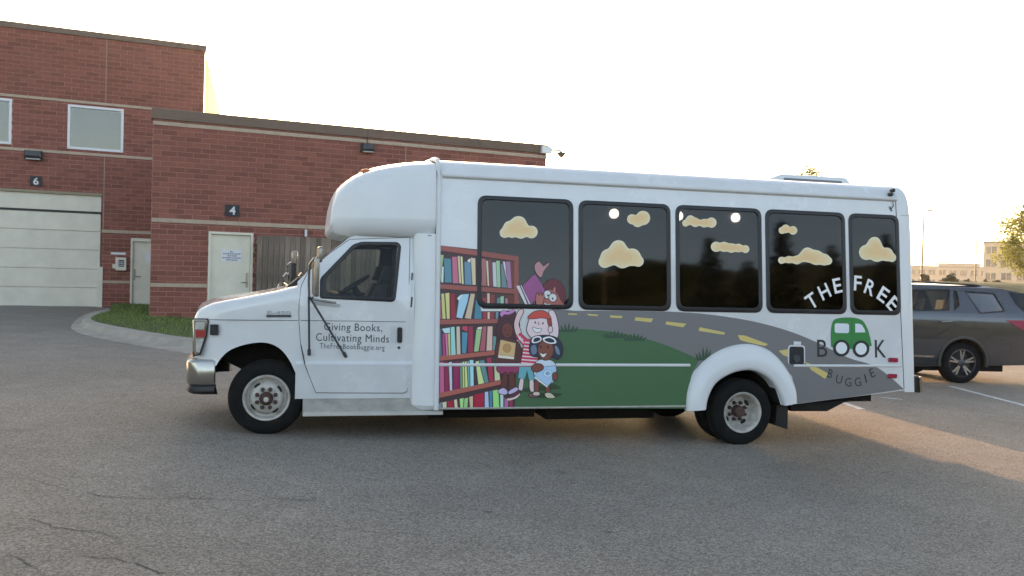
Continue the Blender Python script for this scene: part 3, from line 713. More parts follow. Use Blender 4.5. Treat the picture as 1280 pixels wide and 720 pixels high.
def wsp(t, o): return (ws[0][0]+dx*t+nx*o, ws[0][1]+dz*t+nz*o)
t = MB(); t.prism_xz([wsp(.08,-.25), wsp(.93,-.25), wsp(.93,.25), wsp(.08,.25)], .42, BWID-.42); tools.append((t, 'DIFFERENCE', M_dark))
csg(cab, tools); shade(cab.data, 30)
M_cabg = glass('cab_glass', (.70,.74,.71), 1.28)
b = MB(); b.ring_loft([[(*wsp(t_, -.012)[:1], y, wsp(t_, -.012)[1]) for t_, y in ((.06,.40),(.06,BWID-.40),(.95,BWID-.40),(.95,.40))], [(*wsp(t_, -.004)[:1], y, wsp(t_, -.004)[1]) for t_, y in ((.06,.40),(.06,BWID-.40),(.95,BWID-.40),(.95,.40))]]); b.build('windscreen', M_cabg, bus)
# ---- door: a skin set proud of the cab with its own window, seams, handle
door_o = CXZ([(386,339),(412,317),(437,299.5),(512,297),(511,350),(508.5,489),(504,491),(395,490.5),(381,455),(376,430),(374,400),(374,380),(377,357)])
for mir in (False, True):
    def Y(y): return BWID-y if mir else y
    b = MB(); b.prism_xz(door_o, -.3 if not mir else BWID-.6, .6 if not mir else BWID+.3); dr = b.build('door', [M_white, M_dark], bus)
    shell = [(sideY(z)-.008, z) for z in zz] + [(sideY(z)+.02, z) for z in zz[::-1]]
    t = MB(); t.prism_yz([(Y(y), z) for y, z in shell], -3, 4); t2 = MB(); t2.prism_xz(CXZ([(401,372),(401.5,349),(442,306.5),(452,303.5),(496.5,303.5),(500,307),(493,374),(490,376)]), -.5, 3)
    csg(dr, [(t, 'INTERSECT', None), (t2, 'DIFFERENCE', M_black)]); shade(dr.data, 30)
    sm = MB(); dl = [(x, z) for x, z in door_o]; dl.append(dl[0])
    for (xa_, za_), (xb_, zb_) in zip(dl, dl[1:]):
        sm.tube([(xa_, Y(sideY(za_)-.003), za_), (xb_, Y(sideY(zb_)-.003), zb_)], .0055, 6)
    q = sm.build('door_seam', M_black, bus); 
    fi_ = CXZ([(408,368),(408,347),(444,310),(453,307),(494,307),(497,309),(491,370),(489,372.5)])
    rr = rounded(win_o, .03, 4); cx_ = sum(x for x, z in rr)/len(rr); cz_ = sum(z for x, z in rr)/len(rr)
    rin = rounded(fi_, .03, 4)
    b = MB(); rings = []
    for ol, o in ((rr, .012), (rr, -.012), ([(x+(p[0]-x)*.5, z+(p[1]-z)*.5) for (x, z), p in zip(rr, rin)], -.018), (rin, -.010), (rin, .015)):
        rings.append([(x, Y(sideY(z)+o), z) for x, z in ol])
    b.ring_loft(rings, cap=False); b.build('window_seal', M_seal, bus, smooth=40)
    b = MB(); b.poly([(x, Y(sideY(z)+.004), z) for x, z in rin]); b.build('door_window', M_cabg, bus)
    # handle
    hp = CXZ([(487.5,407),(503.5,407.5),(503,429.5),(487,429)])
    if not mir: patch(rounded(hp, .02), -.0095, 'handle_recess', mat('recess_white', (.6,.61,.62), .4), thick=.006)
    ho = rounded(CXZ([(496.5,409),(502.5,409.2),(502.3,428.3),(496.3,428)]), .02)
    patch(ho, -.026, 'door_handle', M_black, mirror=mir, thick=.02)
    kx, kz = CPX(498.5,434.5); b = MB(); b.lathe((kx, Y(sideY(kz)-.014), kz), [(.0,0),(.013,0),(.016,.01)] if not mir else [(.0,0),(.013,0),(.016,-.01)], 12); b.build('door_lock', M_grey, bus)
for pts in ([(514.5,341),(516,341),(515.5,350),(513.8,350)], [(513.8,371),(515.8,371),(514.8,384),(513,384)]): patch(CXZ(pts), -.012, 'hinge', M_grey, thick=.01)
patch(CXZ([(514.5,351),(515.8,351),(515,370),(514,370)]), -.012, 'hinge', M_mould, thick=.01)
# door lettering
def lettering(name, body, p0, p1, h, m, bold=0.0, plane=None, par=bus, sp=1.0):
    """text from p0 to p1 along the baseline (photo points), cap height h pixels"""
    a = CPX(*p0); c = CPX(*p1); k = CPX(p0[0], p0[1]-h); hh = k[1]-a[1]; b = MB()
    def fn(s, t):
        x = a[0]+(c[0]-a[0])*s; z = a[1]+(c[1]-a[1])*s+hh*t; return (x, sideY(z)-.0105, z)
    add_text(b, body, fn, bold, sp); q = b.build(name, m, bus, fix=False); q['kind'] = 'stuff'; return q
M_ink = mat('black_vinyl', (.022,.024,.035), .5)
lettering('door_lettering', 'Giving Books,', (405,412.6), (477.5,414.2), 9.4, M_ink, -.002, sp=1.08)
lettering('door_lettering', 'Cultivating Minds', (394.8,425.8), (486,428.2), 9.6, M_ink, -.002, sp=1.08)
lettering('door_lettering', 'TheFreeBookBuggie.org', (399.5,435.2), (480.5,437.6), 6.4, M_ink, -.005, sp=1.12)
# ---- hood and front fenders (lofted)
eL = []
for u, v in ((240.5,398),(243,391.5),(248,386.5),(264,379.8),(300,372.8),(340,365.5),(356,362),(372,356)): p = BP0(u, v, .22); eL.append((p.x, p.z))
cL = []
for u, v in ((243,389),(252,379),(270,373),(300,368),(338,364),(366,361)): p = BP0(u, v, 1.0); cL.append((p.x, p.z))
xh0 = eL[0][0]; xh1 = CPX(376,400)[0]
rings = []
for x in [xh0, xh0+.008, xh0+.025, xh0+.06, xh0+.11, xh0+.18, xh0+.28, xh0+.4, xh0+.52, xh0+.64, xh0+.76, xh1]:
    d = x-xh0; ze = interp(eL, x); zc = max(ze+.01, interp(cL, x) if x > cL[0][0] else ze+.0)
    hw_in = .17*max(0, 1-d/.35)**2 + .015*max(0, 1-d/.9)
    zbm = .66 if d < .12 else .45
    zbm = interp([(xh0,.70),(xh0+.1,.68),(xh0+.25,.62),(xh1,.24)], x)
    half = []
    for k in range(8):
        z = zbm+(ze-.10-zbm)*k/7; half.append((sideY(z)+hw_in+(.01 if k == 0 else 0), z))
    y0_ = half[-1][0]
    half += [(y0_+.006, ze-.055), (y0_+.024, ze-.02), (y0_+.06, ze), (y0_+.12, ze+.006), (y0_+.28, ze+(zc-ze)*.45), (y0_+.5, ze+(zc-ze)*.85), (y0_+.75, zc)]
    rings.append([(x, y, z) for y, z in half] + [(x, MIDY, zc+.006)] + [(x, BWID-y, z) for y, z in half[::-1]])
b = MB(); b.ring_loft(rings); hood = b.build('hood', [M_white, M_dark], bus)
arch = CXZ([(255,560)]+curve([(262,482),(266,465),(276,448),(289,437),(310,430),(331,428.3),(348,434.5),(361,449),(372,473),(381,501)])+[(392,560)])
tools = []
for ya, yb in ((-.3,.80),(BWID-.80,BWID+.3)):
    t = MB(); t.prism_xz(arch, ya, yb); tools.append((t, 'DIFFERENCE', M_dark))
csg(hood, tools); shade(hood.data, 32)
# inner fender, chassis and added shade boxes
def sXZ(L): return CXZ(L)
b = MB(); b.box(-.18,1.5,.6,1.84,.2,.62); b.box(1.72,2.9,.8,2.0,.0,.24); b.box(3.05,4.35,.85,2.1,-.04,.24); b.box(1.75,4.4,2.1,2.3,.0,.24); b.build('engine_bay_and_shade_boxes', M_dark, bus)  # boxes under the coach are added to block low sky light and darken the ground
b = MB(); b.box(-.3, 7.0, .82,.92,.14,.36); b.box(-.3, 7.0, BWID-.92,BWID-.82,.14,.36); b.box(1.5,6.9,.4,2.04,.2,.3); b.build('chassis_frame', M_dark, bus)
b = MB(); b.tube([(5.03,.35,.165),(5.03,2.1,.165)], .06, 10); b.lathe((5.03,1.22,.165), [(.02,-.2),(.17,-.1),(.19,0),(.17,.1),(.02,.2)], 16); b.tube([(0.02,.3,.32),(0.02,2.14,.32)], .05, 8); b.tube([(1.0,1.22,.3),(5.0,1.22,.2)], .04, 8); b.build('axles', M_dark, bus, smooth=40)
hx = XZ([(988,505),(1082,499),(1055,503),(1034,514),(989,514)], .25); b = MB(); b.prism_xz([hx[0],hx[1],(hx[2][0],hx[2][1]),hx[3],hx[4]], .25, 2.2); b.build('tail_skid', M_dark, bus)
# seams of hood and fender
def seam(pts, name='panel_seam', r=.004):
    sm = MB(); L = [CPX(*p) for p in pts]; sm.tube([(x, sideY(z)-.0005, z) for x, z in L], r, 6); sm.build(name, M_grey, bus)
#seam([(383,338),(376,352),(372.2,366),(371.5,385),(373,405),(374,425),(379,455),(392,491)])
seam([(262,399.5),(300,400),(340,400.3),(373,400.5)], 'body_line', .003)
sm = MB(); L = [CPX(u, v) for u, v in ((376,400.5),(440,401.3),(507,402.3))]; sm.tube([(x, sideY(z)-.0085, z) for x, z in L], .003, 6); sm.build('body_line', M_grey, bus)
# headlight, turn lens, side vent, badge
hl = CXZ([(240.5,399),(258.5,399.5),(259.5,402),(257,420),(249,443),(244,446),(240.5,440)])
b = MB(); b.prism_xz([(x-.004, z) for x, z in hl], .20, .60); hlt = b.build('headlight', M_chrome, bus); bevel(hlt.data, .012)
def hpatch(pts, name, m, y=.172, th=.05, par=None):
    o = CXZ(pts); b = MB(); b.prism_xz(o, y, y+th); q = b.build(name, m, bus)
    if par: q.parent = par; q.matrix_parent_inverse = Matrix.Identity(4)
    return q
M_lens = mat('clear_lens', (.50,.49,.45), .12, spec=.8, var=.2, vscale=20)
hpatch([(244,403),(256,403),(254,412),(243,412)], 'lens', M_lens, .194, .02, hlt)
hpatch([(244,413),(256.5,413),(255.5,422),(244,422)], 'turn_lens', mat('red_amber_lens', (.42,.03,.03), .3), .192, .02, hlt)
hpatch([(244,424),(254,424),(249,441),(244.5,440)], 'lens', M_lens, .194, .02, hlt)
b = MB(); b.prism_xz([(x, z) for x, z in hl], BWID-.60, BWID-.20); q = b.build('headlight', M_chrome, bus); bevel(q.data, .012)
hb = CXZ([(239.6,398.2),(259.2,398.6),(260.3,402),(257.8,420.5),(249.6,444.5),(240,447)]); b = MB(); b.prism_xz(hb, .215, .24); b.build('headlight_bezel', M_black, bus)
vo_ = CXZ([(262.5,405.5),(273,405.5),(273,419),(262.5,419)]); patch(rounded(vo_, .012), -.004, 'side_marker', M_black, thick=.02)
bd = CXZ([(333,393.6),(364,393.6),(364,396.4),(333,396.4)]); patch(bd, -.008, 'badge', M_grey, thick=.01)
a0 = CPX(334,393); a1 = CPX(363.5,393); b = MB()
def fnb(s, t): x = a0[0]+(a1[0]-a0[0])*s; z = a0[1]+.036*t; return (x, sideY(z)-.006, z)
add_text(b, 'E-450', fnb, .03); b.build('badge', mat('badge_silver', (.42,.43,.45), .35, metal=.3), bus, fix=False)
# grille and front bumper
b = MB(); b.box(xh0-.012, xh0+.05, .62, BWID-.62, .74, 1.10); b.build('grille', M_black, bus)
for z in (.80,.90,1.0): box_obj('grille_bar', M_chrome, bus, xh0-.028, xh0-.013, .64, BWID-.64, z-.02, z+.02)
bo = CXZ([(231,450),(268,450.5),(265,472),(263,481.5),(233,478),(228.5,474)]); xs_ = [x for x, z in bo]; fx = min(xs_); bx = max(xs_); zt_b = bo[0][1]; zb_b = bo[3][1]
def bumper(name, m, z0, z1, ins, y_out, drop=0.0):
    pl_ = [(bx, y_out), (fx+.13, y_out), (fx+.05, y_out+.04), (fx+.012, y_out+.13), (fx-.02, .6), (fx-.035, MIDY)]
    pl_ = pl_ + [(x, BWID-y) for x, y in pl_[::-1][1:]]
    inn = [(x+(.12 if x < bx-.05 else 0), y+(.12 if y < MIDY else -.12)) for x, y in pl_]
    b = MB(); n = len(pl_); rings = []
    for (x, y), (xi, yi) in zip(pl_, inn):
        rings.append([(x+ins, y+ins, z0), (x, y, z0+.03), (x, y, z1-.03), (x+.02, y+.02 if y < MIDY else y-.02, z1), (xi, yi, z1), (xi, yi, z0)])
    b.ring_loft(rings); return b.build(name, m, bus, smooth=40)
bumper('front_bumper', M_chrome, zb_b, zt_b, .01, .175); bumper('front_valance', M_black, CPX(250,494)[1], zb_b-.002, .03, .185)
# running board under the door
sb = XZ([(378.5,493),(378.5,515.5),(553.5,523.5),(554,517),(520,512),(508,497)], .06)
xs0, xs1 = CPX(378.5,500)[0], BP0(553.5,520,.04).x; zt1 = BP0(450,514,.04).z; zb1 = BP0(450,519.5,.04).z
b = MB(); b.ring_loft([[(xs0,.24,z_r+.02),(xs0,.20,z_r+.02),(xs0,.05,zt1),(xs0,.035,zt1-.006),(xs0,.035,zb1),(xs0,.24,zb1)], [(xs1,.24,z_r+.02),(xs1,.20,z_r+.02),(xs1,.05,zt1),(xs1,.035,zt1-.006),(xs1,.035,zb1),(xs1,.24,zb1)]])
rb = b.build('running_board', M_alu, bus); box_obj('step_edge', mat('step_edge_light', (.56,.54,.50), .45, var=.1), bus, xs0+.004, xs1-.004, .026, .0345, zb1+.002, zt1-.004)
b = MB(); b.ring_loft([[(xs0,BWID-.24,z_r+.02),(xs0,BWID-.05,zt1),(xs0,BWID-.035,zb1),(xs0,BWID-.24,zb1)], [(xs1,BWID-.24,z_r+.02),(xs1,BWID-.05,zt1),(xs1,BWID-.035,zb1),(xs1,BWID-.24,zb1)]]); b.build('running_board', M_alu, bus)
# ---- cab interior
b = MB(); dxp = CPX(404,372); b.prism_xz([(dxp[0]-.18,.9),(dxp[0]-.18,dxp[1]-.05),(dxp[0]+.02,dxp[1]+.045),(dxp[0]+.2,dxp[1]+.02),(dxp[0]+.24,dxp[1]-.1),(dxp[0]+.2,.9)], .34, BWID-.34); b.build('dashboard', mat('dash_grey', (.06,.06,.06), .7, var=.1), bus)
sw = BP0(441,357,.75); b = MB(); ax = Vector((-.55,0,.83)).normalized(); u_ = Vector((0,1,0)); v_ = ax.cross(u_)
pts = [Vector((sw.x, .75, sw.z)) + .19*(math.cos(t)*u_+math.sin(t)*v_) for t in [2*math.pi*k/28 for k in range(28)]]
rings = []
for k, p in enumerate(pts):
    d = (p-Vector((sw.x,.75,sw.z))).normalized(); rings.append([p+.016*(math.cos(t)*d+math.sin(t)*ax) for t in [2*math.pi*j/8 for j in range(8)]])
b.ring_loft(rings, close=True); b.tube([pts[0], pts[14]], .014); b.tube([Vector((sw.x,.75,sw.z)), Vector((sw.x,.75,sw.z))-ax*.3], .03); b.build('steering_wheel', M_black, bus, smooth=60)
for yy in (.75, 1.69):
    b = MB(); sx = CPX(492,372)[0]-.2
    for pr, wd in (([(sx-.05,.98),(sx+.07,1.0),(sx+.2,1.42),(sx+.1,1.45),(sx-.02,1.15)], .24), ([(sx+.1,1.47),(sx+.2,1.46),(sx+.24,1.62),(sx+.16,1.64)], .13), ([(sx-.5,.80),(sx+.02,.80),(sx+.02,.97),(sx-.5,1.0)], .25)):
        b.prism_xz(pr, yy-wd, yy+wd)
    me = b.mesh('seat'); bevel(me, .025); link('seat', me, mat('seat_cloth', (.05,.05,.055), .9, var=.2), bus)
p = BP0(430,320,1.2); b = MB(); b.box(p.x-.01,p.x+.015,1.08,1.34,p.z-.035,p.z+.035); b.tube([(p.x,1.22,p.z),(p.x-.03,1.22,p.z+.12)], .008); b.build('rear_view_mirror', M_black, bus)
# ---- mirrors
def mirror(side):
    def Y(y): return BWID-y if side else y
    q = lambda u, v, y: (BP0(u, v, y).x, Y(y), BP0(u, v, y).z)
    b = MB(); a = BP0(393,346,-.05); w = .19
    hd = []
    def slab(pu, pv, wid, thick, hgt, m, name, yc, yaw):
        c = BP0(pu, pv, yc); bb = MB(); ca, sa = math.cos(yaw), math.sin(yaw); o = rounded([(-wid/2,-hgt/2),(wid/2,-hgt/2),(wid/2,hgt/2),(-wid/2,hgt/2)], .03, 4); rings = []
        for t_, sc_ in ((-thick/2,.86),(-thick*.1,1),(thick/2,1),(thick/2,.9)): rings.append([(c.x+t_*ca+s*sc_*sa, Y(yc-(s*sc_*ca)+t_*sa), c.z+h*sc_) for s, h in o])
        bb.ring_loft(rings); r = bb.build(name, m, bus, smooth=40); return r
    M_msh = mat('mirror_shell', (.30,.27,.235), .3, metal=.9, var=.25, vscale=12); slab(394.5,346,.12,.042,.38,M_msh,'mirror_head',-.06,.22); slab(399.3,318,.11,.035,.15,M_msh,'spot_mirror',-.06,.2)
    g = MB(); top_ = q(393,322,-.05); botm = q(391,372,.0)
    g.tube([top_, q(387,330,-.02), q(386,352,.02), q(386.5,371,.05)], .012); g.tube([botm, q(388,374,.08), q(420,378.5,.155)], .011)
    g.build('mirror_bracket', M_chrome, bus, smooth=50)
    g = MB(); g.tube([q(386,371,.02), q(386.5,442,.10)], .0105); g.tube([q(387,371,.02), q(431,444,.12)], .0105); g.tube([q(386.4,437,.10), q(386.5,443.5,.13)], .017); g.tube([q(429.5,441,.12), q(432.5,446,.145)], .017); g.build('mirror_strut', M_grey, bus, smooth=50)
    pt = rounded(CXZ([(392,377.3),(425,380),(426,383.5),(421,384),(393,381)]), .012)
    patch(pt, -.018, 'mirror_mount', MATS['badge_silver'], mirror=bool(side), thick=.012)
mirror(0)
# far side mirror stands further forward on its own arms
def far(u, v, y=2.42): p = BP0(u, v, y); return (p.x, p.y, p.z)
c = BP0(368,322,2.45); b = MB(); b.box(c.x-.035,c.x+.04,2.36,2.56,c.z-.08,c.z+.08); me = b.mesh(); bevel(me, .02); link('spot_mirror', me, MATS['mirror_shell'], bus)
c = BP0(366.5,342,2.45); b = MB(); b.box(c.x-.03,c.x+.045,2.36,2.56,c.z-.13,c.z+.13); me = b.mesh(); bevel(me, .02); link('mirror_head', me, M_black, bus)
b = MB(); b.tube([far(361,352), far(359.5,331), far(363,328.5), far(369,329)], .014); b.tube([far(354,355), far(354,346), far(357,342), far(361,342.5)], .014); b.tube([far(345,364,2.2), far(349,356,2.3), far(354,354), far(361,358,2.2)], .014); b.build('mirror_bracket', M_chrome, bus, smooth=50)
b = MB(); wp = [(.56,.66),(.50,.95)]; 
b.tube([(wsp(.05,-.03)[0], .6, wsp(.05,-.03)[1]), (wsp(.12,-.035)[0], 1.15, wsp(.12,-.035)[1])], .009); b.tube([(wsp(.05,-.03)[0], 1.3, wsp(.05,-.03)[1]), (wsp(.12,-.035)[0], 1.85, wsp(.12,-.035)[1])], .009); b.build('wiper', M_black, bus)
b = MB(); b.ring_loft([[(wsp(-.02,.02)[0]-.1,y,wsp(-.02,.02)[1]-.03),(wsp(.06,-.02)[0],y,wsp(.06,-.02)[1]),(wsp(.06,.05)[0],y,wsp(.06,.05)[1]-.04)] for y in (.36,BWID-.36)]); b.build('cowl', M_black, bus)
# ---- wheels
def wheel(cx, cy, cz, Rr, dish, par, side=1, wid=.22, rim_r=.214):
    """cy: outer face; side +1 when the inside of the vehicle lies towards +Y"""
    s = side
    pr = [(rim_r-.012,.03),(rim_r+.004,.012),(rim_r+.03,.004),(Rr-.07,0.0),(Rr-.032,.012),(Rr-.012,.03),(Rr,.055),(Rr,wid-.055),(Rr-.012,wid-.03),(Rr-.05,wid),(rim_r,wid),(rim_r-.015,wid-.03)]
    b = MB(); b.lathe((cx, cy, cz), [(r, a*s) for r, a in pr], 56, close=True)
    tr = MB()
    w = b.build('wheel', M_rubber, par, smooth=40)
    for gx in (.085, .11, .135):
        t = MB(); t.lathe((cx, cy, cz), [(Rr+.0012, (gx-.006)*s), (Rr+.0012, (gx+.006)*s), (Rr-.02, (gx+.006)*s), (Rr-.02, (gx-.006)*s)], 48, close=True); q = t.build('tread_groove', M_dark, par); q.parent = w; q.matrix_parent_inverse = Matrix.Identity(4)
    def sub(mb, name, m, sm=40):
        q = mb.build(name, m, par, smooth=sm); q.parent = w; q.matrix_parent_inverse = Matrix.Identity(4); return q
    if dish:      # deep dished outer wheel of the dual pair
        b = MB(); b.lathe((cx, cy, cz), [(r, a*s) for r, a in [(rim_r+.012,.012),(rim_r+.004,-.004),(rim_r-.01,.004),(rim_r-.022,.03),(rim_r-.03,.10),(rim_r-.04,.145),(rim_r-.055,.16),(.12,.15),(.10,.145),(.05,.145)]], 56, capstart=False); sub(b, 'rim', M_rim)
        b = MB(); b.lathe((cx, cy, cz), [(r, a*s) for r, a in [(.066,.15),(.064,.08),(.058,.062),(.04,.055),(.015,.055)]], 28); sub(b, 'hub', M_rust)
        zf = .146; lr = .096
    else:
        b = MB(); b.lathe((cx, cy, cz), [(r, a*s) for r, a in [(rim_r+.012,.012),(rim_r+.004,-.006),(rim_r-.012,.002),(rim_r-.02,.03),(rim_r-.03,.056),(rim_r-.045,.06),(.146,.012),(.132,-.012),(.11,-.022),(.06,-.026),(.03,-.026)]], 56, capstart=False); sub(b, 'rim', M_rim)
        b = MB(); b.lathe((cx, cy, cz), [(r, a*s) for r, a in [(.066,-.02),(.066,-.034),(.056,-.044),(.05,-.05),(.046,-.085),(.036,-.095),(.01,-.097)]], 28); sub(b, 'hub', M_rust)
        b = MB(); b.lathe((cx, cy, cz), [(r, a*s) for r, a in [(.024,-.097),(.024,-.102),(.01,-.104)]], 16); sub(b, 'hub_cap', M_rim)
        zf = -.02; lr = .093
    for k in range(8):
        t = 2*math.pi*(k+.5)/8; b = MB(); b.lathe((cx+lr*math.cos(t), cy, cz+lr*math.sin(t)), [(.021,zf*s),(.021,(zf-.012)*s),(.016,(zf-.02)*s),(.014,(zf-.045)*s),(.004,(zf-.048)*s)], 10); sub(b, 'lug_nut', M_rust)
    for k in range(4):        # dark hand holes around the disc
        t0 = 2*math.pi*k/4+.62; b = MB(); rr_ = .150 if not dish else .145; fz = (.018 if not dish else .156); hw_, hh_ = (.034,.013) if not dish else (.036,.02)
        o = [(rr_*math.cos(t0)+ hw_*math.cos(q_)*(-math.sin(t0))+hh_*math.sin(q_)*math.cos(t0), rr_*math.sin(t0)+hw_*math.cos(q_)*math.cos(t0)+hh_*math.sin(q_)*math.sin(t0)) for q_ in [2*math.pi*j/14 for j in range(14)]]
        b.ring_loft([[(cx+x, cy+(fz-.012)*s, cz+z) for x, z in o], [(cx+x, cy+(fz+.02)*s, cz+z) for x, z in o]]); sub(b, 'hand_hole', M_dark)
    return w
fwc = BP0(333,497,.17); rwc = BP0(929,514,.05); RF = .362
cx, cz = fwc.x, gz(fwc.x)+RF-.006
wheel(cx, .17, cz, RF, False, bus, 1); wheel(cx, BWID-.17, cz, RF, False, bus, -1)
cx, cz = rwc.x-.012, gz(rwc.x)+RF-.006
wheel(cx, .03, cz, RF, True, bus, 1); wheel(cx, BWID-.03, cz, RF, True, bus, -1)
for yy in (.32, BWID-.32-.22):
    b = MB(); b.lathe((cx, yy, cz), [(.2,0),(RF-.03,0),(RF,.05),(RF,.17),(RF-.03,.22),(.2,.22)], 40); b.build('inner_wheel', M_rubber, bus, smooth=40)
mf = XZ([(968.5,506),(982.5,507),(982,536),(967,531)], .1); b = MB(); b.prism_xz(mf, .06, .5); b.build('mud_flap', M_black, bus)
# ---- fuel filler, lamps, bumper end, roof unit, bracket
fu = rounded(XZ([(986.5,433),(1004.5,433.5),(1004.8,456),(986,455.5)]), .03)
b = MB(); b.prism_xz(fu, -.006, .02); fd = b.build('fuel_filler', M_black, bus); b = MB(); fr_ = rounded(XZ([(985,431),(1006,431.6),(1006.3,455.5),(984.6,455.5)]), .04); b.prism_xz(fr_, -.0045, .0); b.build('filler_surround', M_mould, bus)
p = BP(995,448); b = MB(); b.lathe((p.x, -.02, p.z), [(.0,0),(.04,0),(.045,.012)], 16); b.build('fuel_cap', M_grey, bus)
b = MB(); b.prism_xz(XZ([(992,426.5),(1001,427),(1001,431),(992,431)]), -.006, 0); b.build('filler_tag', M_signw, bus)
for q in ([(1110,447),(1121.5,447.3),(1121.5,452.6),(1110,452.4)], [(1109.5,467),(1120.5,467.3),(1120,472.8),(1109,472.3)]):
    b = MB(); b.prism_xz(rounded(XZ(q), .015), -.022, 0); me = b.mesh(); bevel(me, .006); link('marker_lamp', me, M_red, bus)
q = XZ([(1143,471),(1151.5,470),(1153,492),(1144,490.5)], .0); b = MB(); b.prism_xz(q, .02, BWID-.02); me = b.mesh(); bevel(me, .02); link('rear_bumper', me, M_black, bus)
b = MB(); b.prism_xz([(x+.012, z) for x, z in XZ([(1148,471.5),(1151,471),(1152,490),(1149,489.5)], 0)], -.004, .3); b.build('bumper_trim', M_chrome, bus)
q0 = BP(975,228,.8); q1 = BP(1056,231,.8); zt_u = BP(985,217,.8).z
b = MB(); b.ring_loft([[(q0.x-.35,.75,2.70+DZ),(q1.x+.12,.75,2.70+DZ),(q1.x+.12,1.7,2.70+DZ),(q0.x-.35,1.7,2.70+DZ)], [(q0.x+.02,.78,zt_u-.01),(q1.x+.02,.78,zt_u-.01),(q1.x+.02,1.66,zt_u),(q0.x+.02,1.66,zt_u)]]); me = b.mesh(); bevel(me, .02); link('roof_air_unit', me, M_white2, bus)
l0 = BP(980,223,.76); l1 = BP(1052,228,.76); b = MB(); b.ring_loft([[(l0.x,.735,l0.z-.045),(l1.x,.735,l0.z-.045),(l1.x,.76,l0.z+.008),(l0.x,.76,l0.z+.008)],[(l0.x,.80,l0.z-.045),(l1.x,.80,l0.z-.045),(l1.x,.80,l0.z+.008),(l0.x,.80,l0.z+.008)]]); b.build('louvre', mat('louvre_grey', (.2,.2,.21), .6, var=.1), bus)
for u, v in ((1116,238),(1113.5,243)): p = BP(u, v, -.03); b = MB(); b.lathe((p.x,-.06,p.z), [(.01,0),(.022,.008),(.024,.05),(.02,.07)], 12); b.build('roof_fitting', M_black, bus, smooth=40)
b = MB(); b.tube([tuple(BP(u, v, -.012)) for u, v in ((1116,252),(1117,257),(1114,261),(1112,258),(1115,264))], .006, 6); b.build('loose_wire', M_grey, bus)
#@@WRAP
# ================================================================== PRINTED WRAP (flat vinyl on the coach side)
LAY = [0]
W1 = WR[0]
def PY(k): return -.0024-.0006*k
def inwin(px):                               # does the print lie on glass?
    x = sum(BP(u, v).x for u, v in px)/len(px); z = sum(BP(u, v).z for u, v in px)/len(px)
    return any(a+.04 < x < c-.04 for a, c in WR) and zl+.04 < z < zt-.04
def ppoly(mb, px, col, k, kk=1.2):
    mb.ink = K(*col, kk); mb.poly([(BP(u, v).x, PY(k), BP(u, v).z) for u, v in px])
def poly_obj(name, px, col, k, m=None, kk=1.2):
    b = MB(); ppoly(b, px, col, k, kk); return b.build(name, m or (M_perf if inwin(px) else M_print), bus, fix=False)
def spl(P, k=5, closed=True):
    n = len(P); out = []
    for i in range(n if closed else n-1):
        g = (lambda j: P[j % n]) if closed else (lambda j: P[max(0, min(n-1, j))])
        p0, p1, p2, p3 = (Vector(g(i-1)), Vector(g(i)), Vector(g(i+1)), Vector(g(i+2)))
        for j in range(k):
            t = j/k; q = .5*((2*p1)+(p2-p0)*t+(2*p0-5*p1+4*p2-p3)*t*t+(3*p1-p0-3*p2+p3)*t**3); out.append((q.x, q.y))
    if not closed: out.append(tuple(P[-1]))
    return out
def ell(cx, cy, rx, ry, n=22, rot=0): 
    c, s = math.cos(rot), math.sin(rot); return [(cx+rx*math.cos(t)*c-ry*math.sin(t)*s, cy+rx*math.cos(t)*s+ry*math.sin(t)*c) for t in [2*math.pi*i/n for i in range(n)]]
# --- road and hill
GREY = (112,110,111); GREEN = (58,98,64)
road = [(690,386)] + [(720,388.5),(780,388.5),(838,389.5)] + spl([(838,389.5),(870,391.5),(905,395.5),(945,402.5),(985,413.5),(1020,427.5),(1060,447),(1096,459),(1130,486.5)], 5, False) + [(1060,496.5),(996,504.5),(990,470),(960,440),(936,430),(905,437),(880,452),(860,470),(690,470)]
# the print stops at the belt moulding and at the wheel flare, so it is cut into flat sheets
poly_obj('road_print', road, GREY, 1)
hill = [(641,512.5)] + [(641,440),(690,415)] + spl([(690,414.5),(705,411.5),(722,411),(745,412.5),(770,415.5),(800,421.5),(835,432.5),(874,449)], 5, False) + [(864,470),(857.5,500),(857.5,510.6),(641,510.4)]
poly_obj('hill_print', hill, GREEN, 2)
for d in [[(710,391.6),(721,392),(721,393.6),(710,393.2)], [(733,392.2),(747,393.2),(747.5,395),(736,394.4)], [(762,394.2),(778,395),(777,397.6),(763,397)], [(794,396.5),(816.5,398.2),(813.5,403),(793,400.5)], [(832.5,401.8),(858,404.6),(853.5,409),(832,405.5)], [(874.5,409),(906,415.5),(905,418.5),(873,413.5)], [(922,418.8),(931,419.3),(960,430.2),(956,432.5),(935,428),(925,425)], [(973,438.5),(986,436),(985.5,446.5),(979,444)], [(1006,452.5),(1013,455),(1035.5,467),(1031,473.5),(1014,462.5)]]:
    poly_obj('road_dash', d, (200,180,112), 3)
def tuft(cx, by, w, h, n=6):
    b = MB()
    for i in range(n):
        t = i/(n-1)-.5; x = cx+t*w; lean = t*w*.55+random.uniform(-.6,.6); hh = h*(1-1.1*abs(t))*random.uniform(.85,1.05)
        ppoly(b, [(x-2.0, by+1.5), (x+lean*.5-1.5, by-hh*.55), (x+lean, by-hh), (x+lean*.5+1.2, by-hh*.5), (x+2.0, by+1.5)], (46,74,56), 4+.15*i)
    b.build('grass_tuft_print', M_print, bus, fix=False)['kind'] = 'stuff'
tuft(709,413.5,18,12); tuft(768,421,20,10,7); tuft(793,424.5,20,10,7); tuft(881,449,16,18,6)
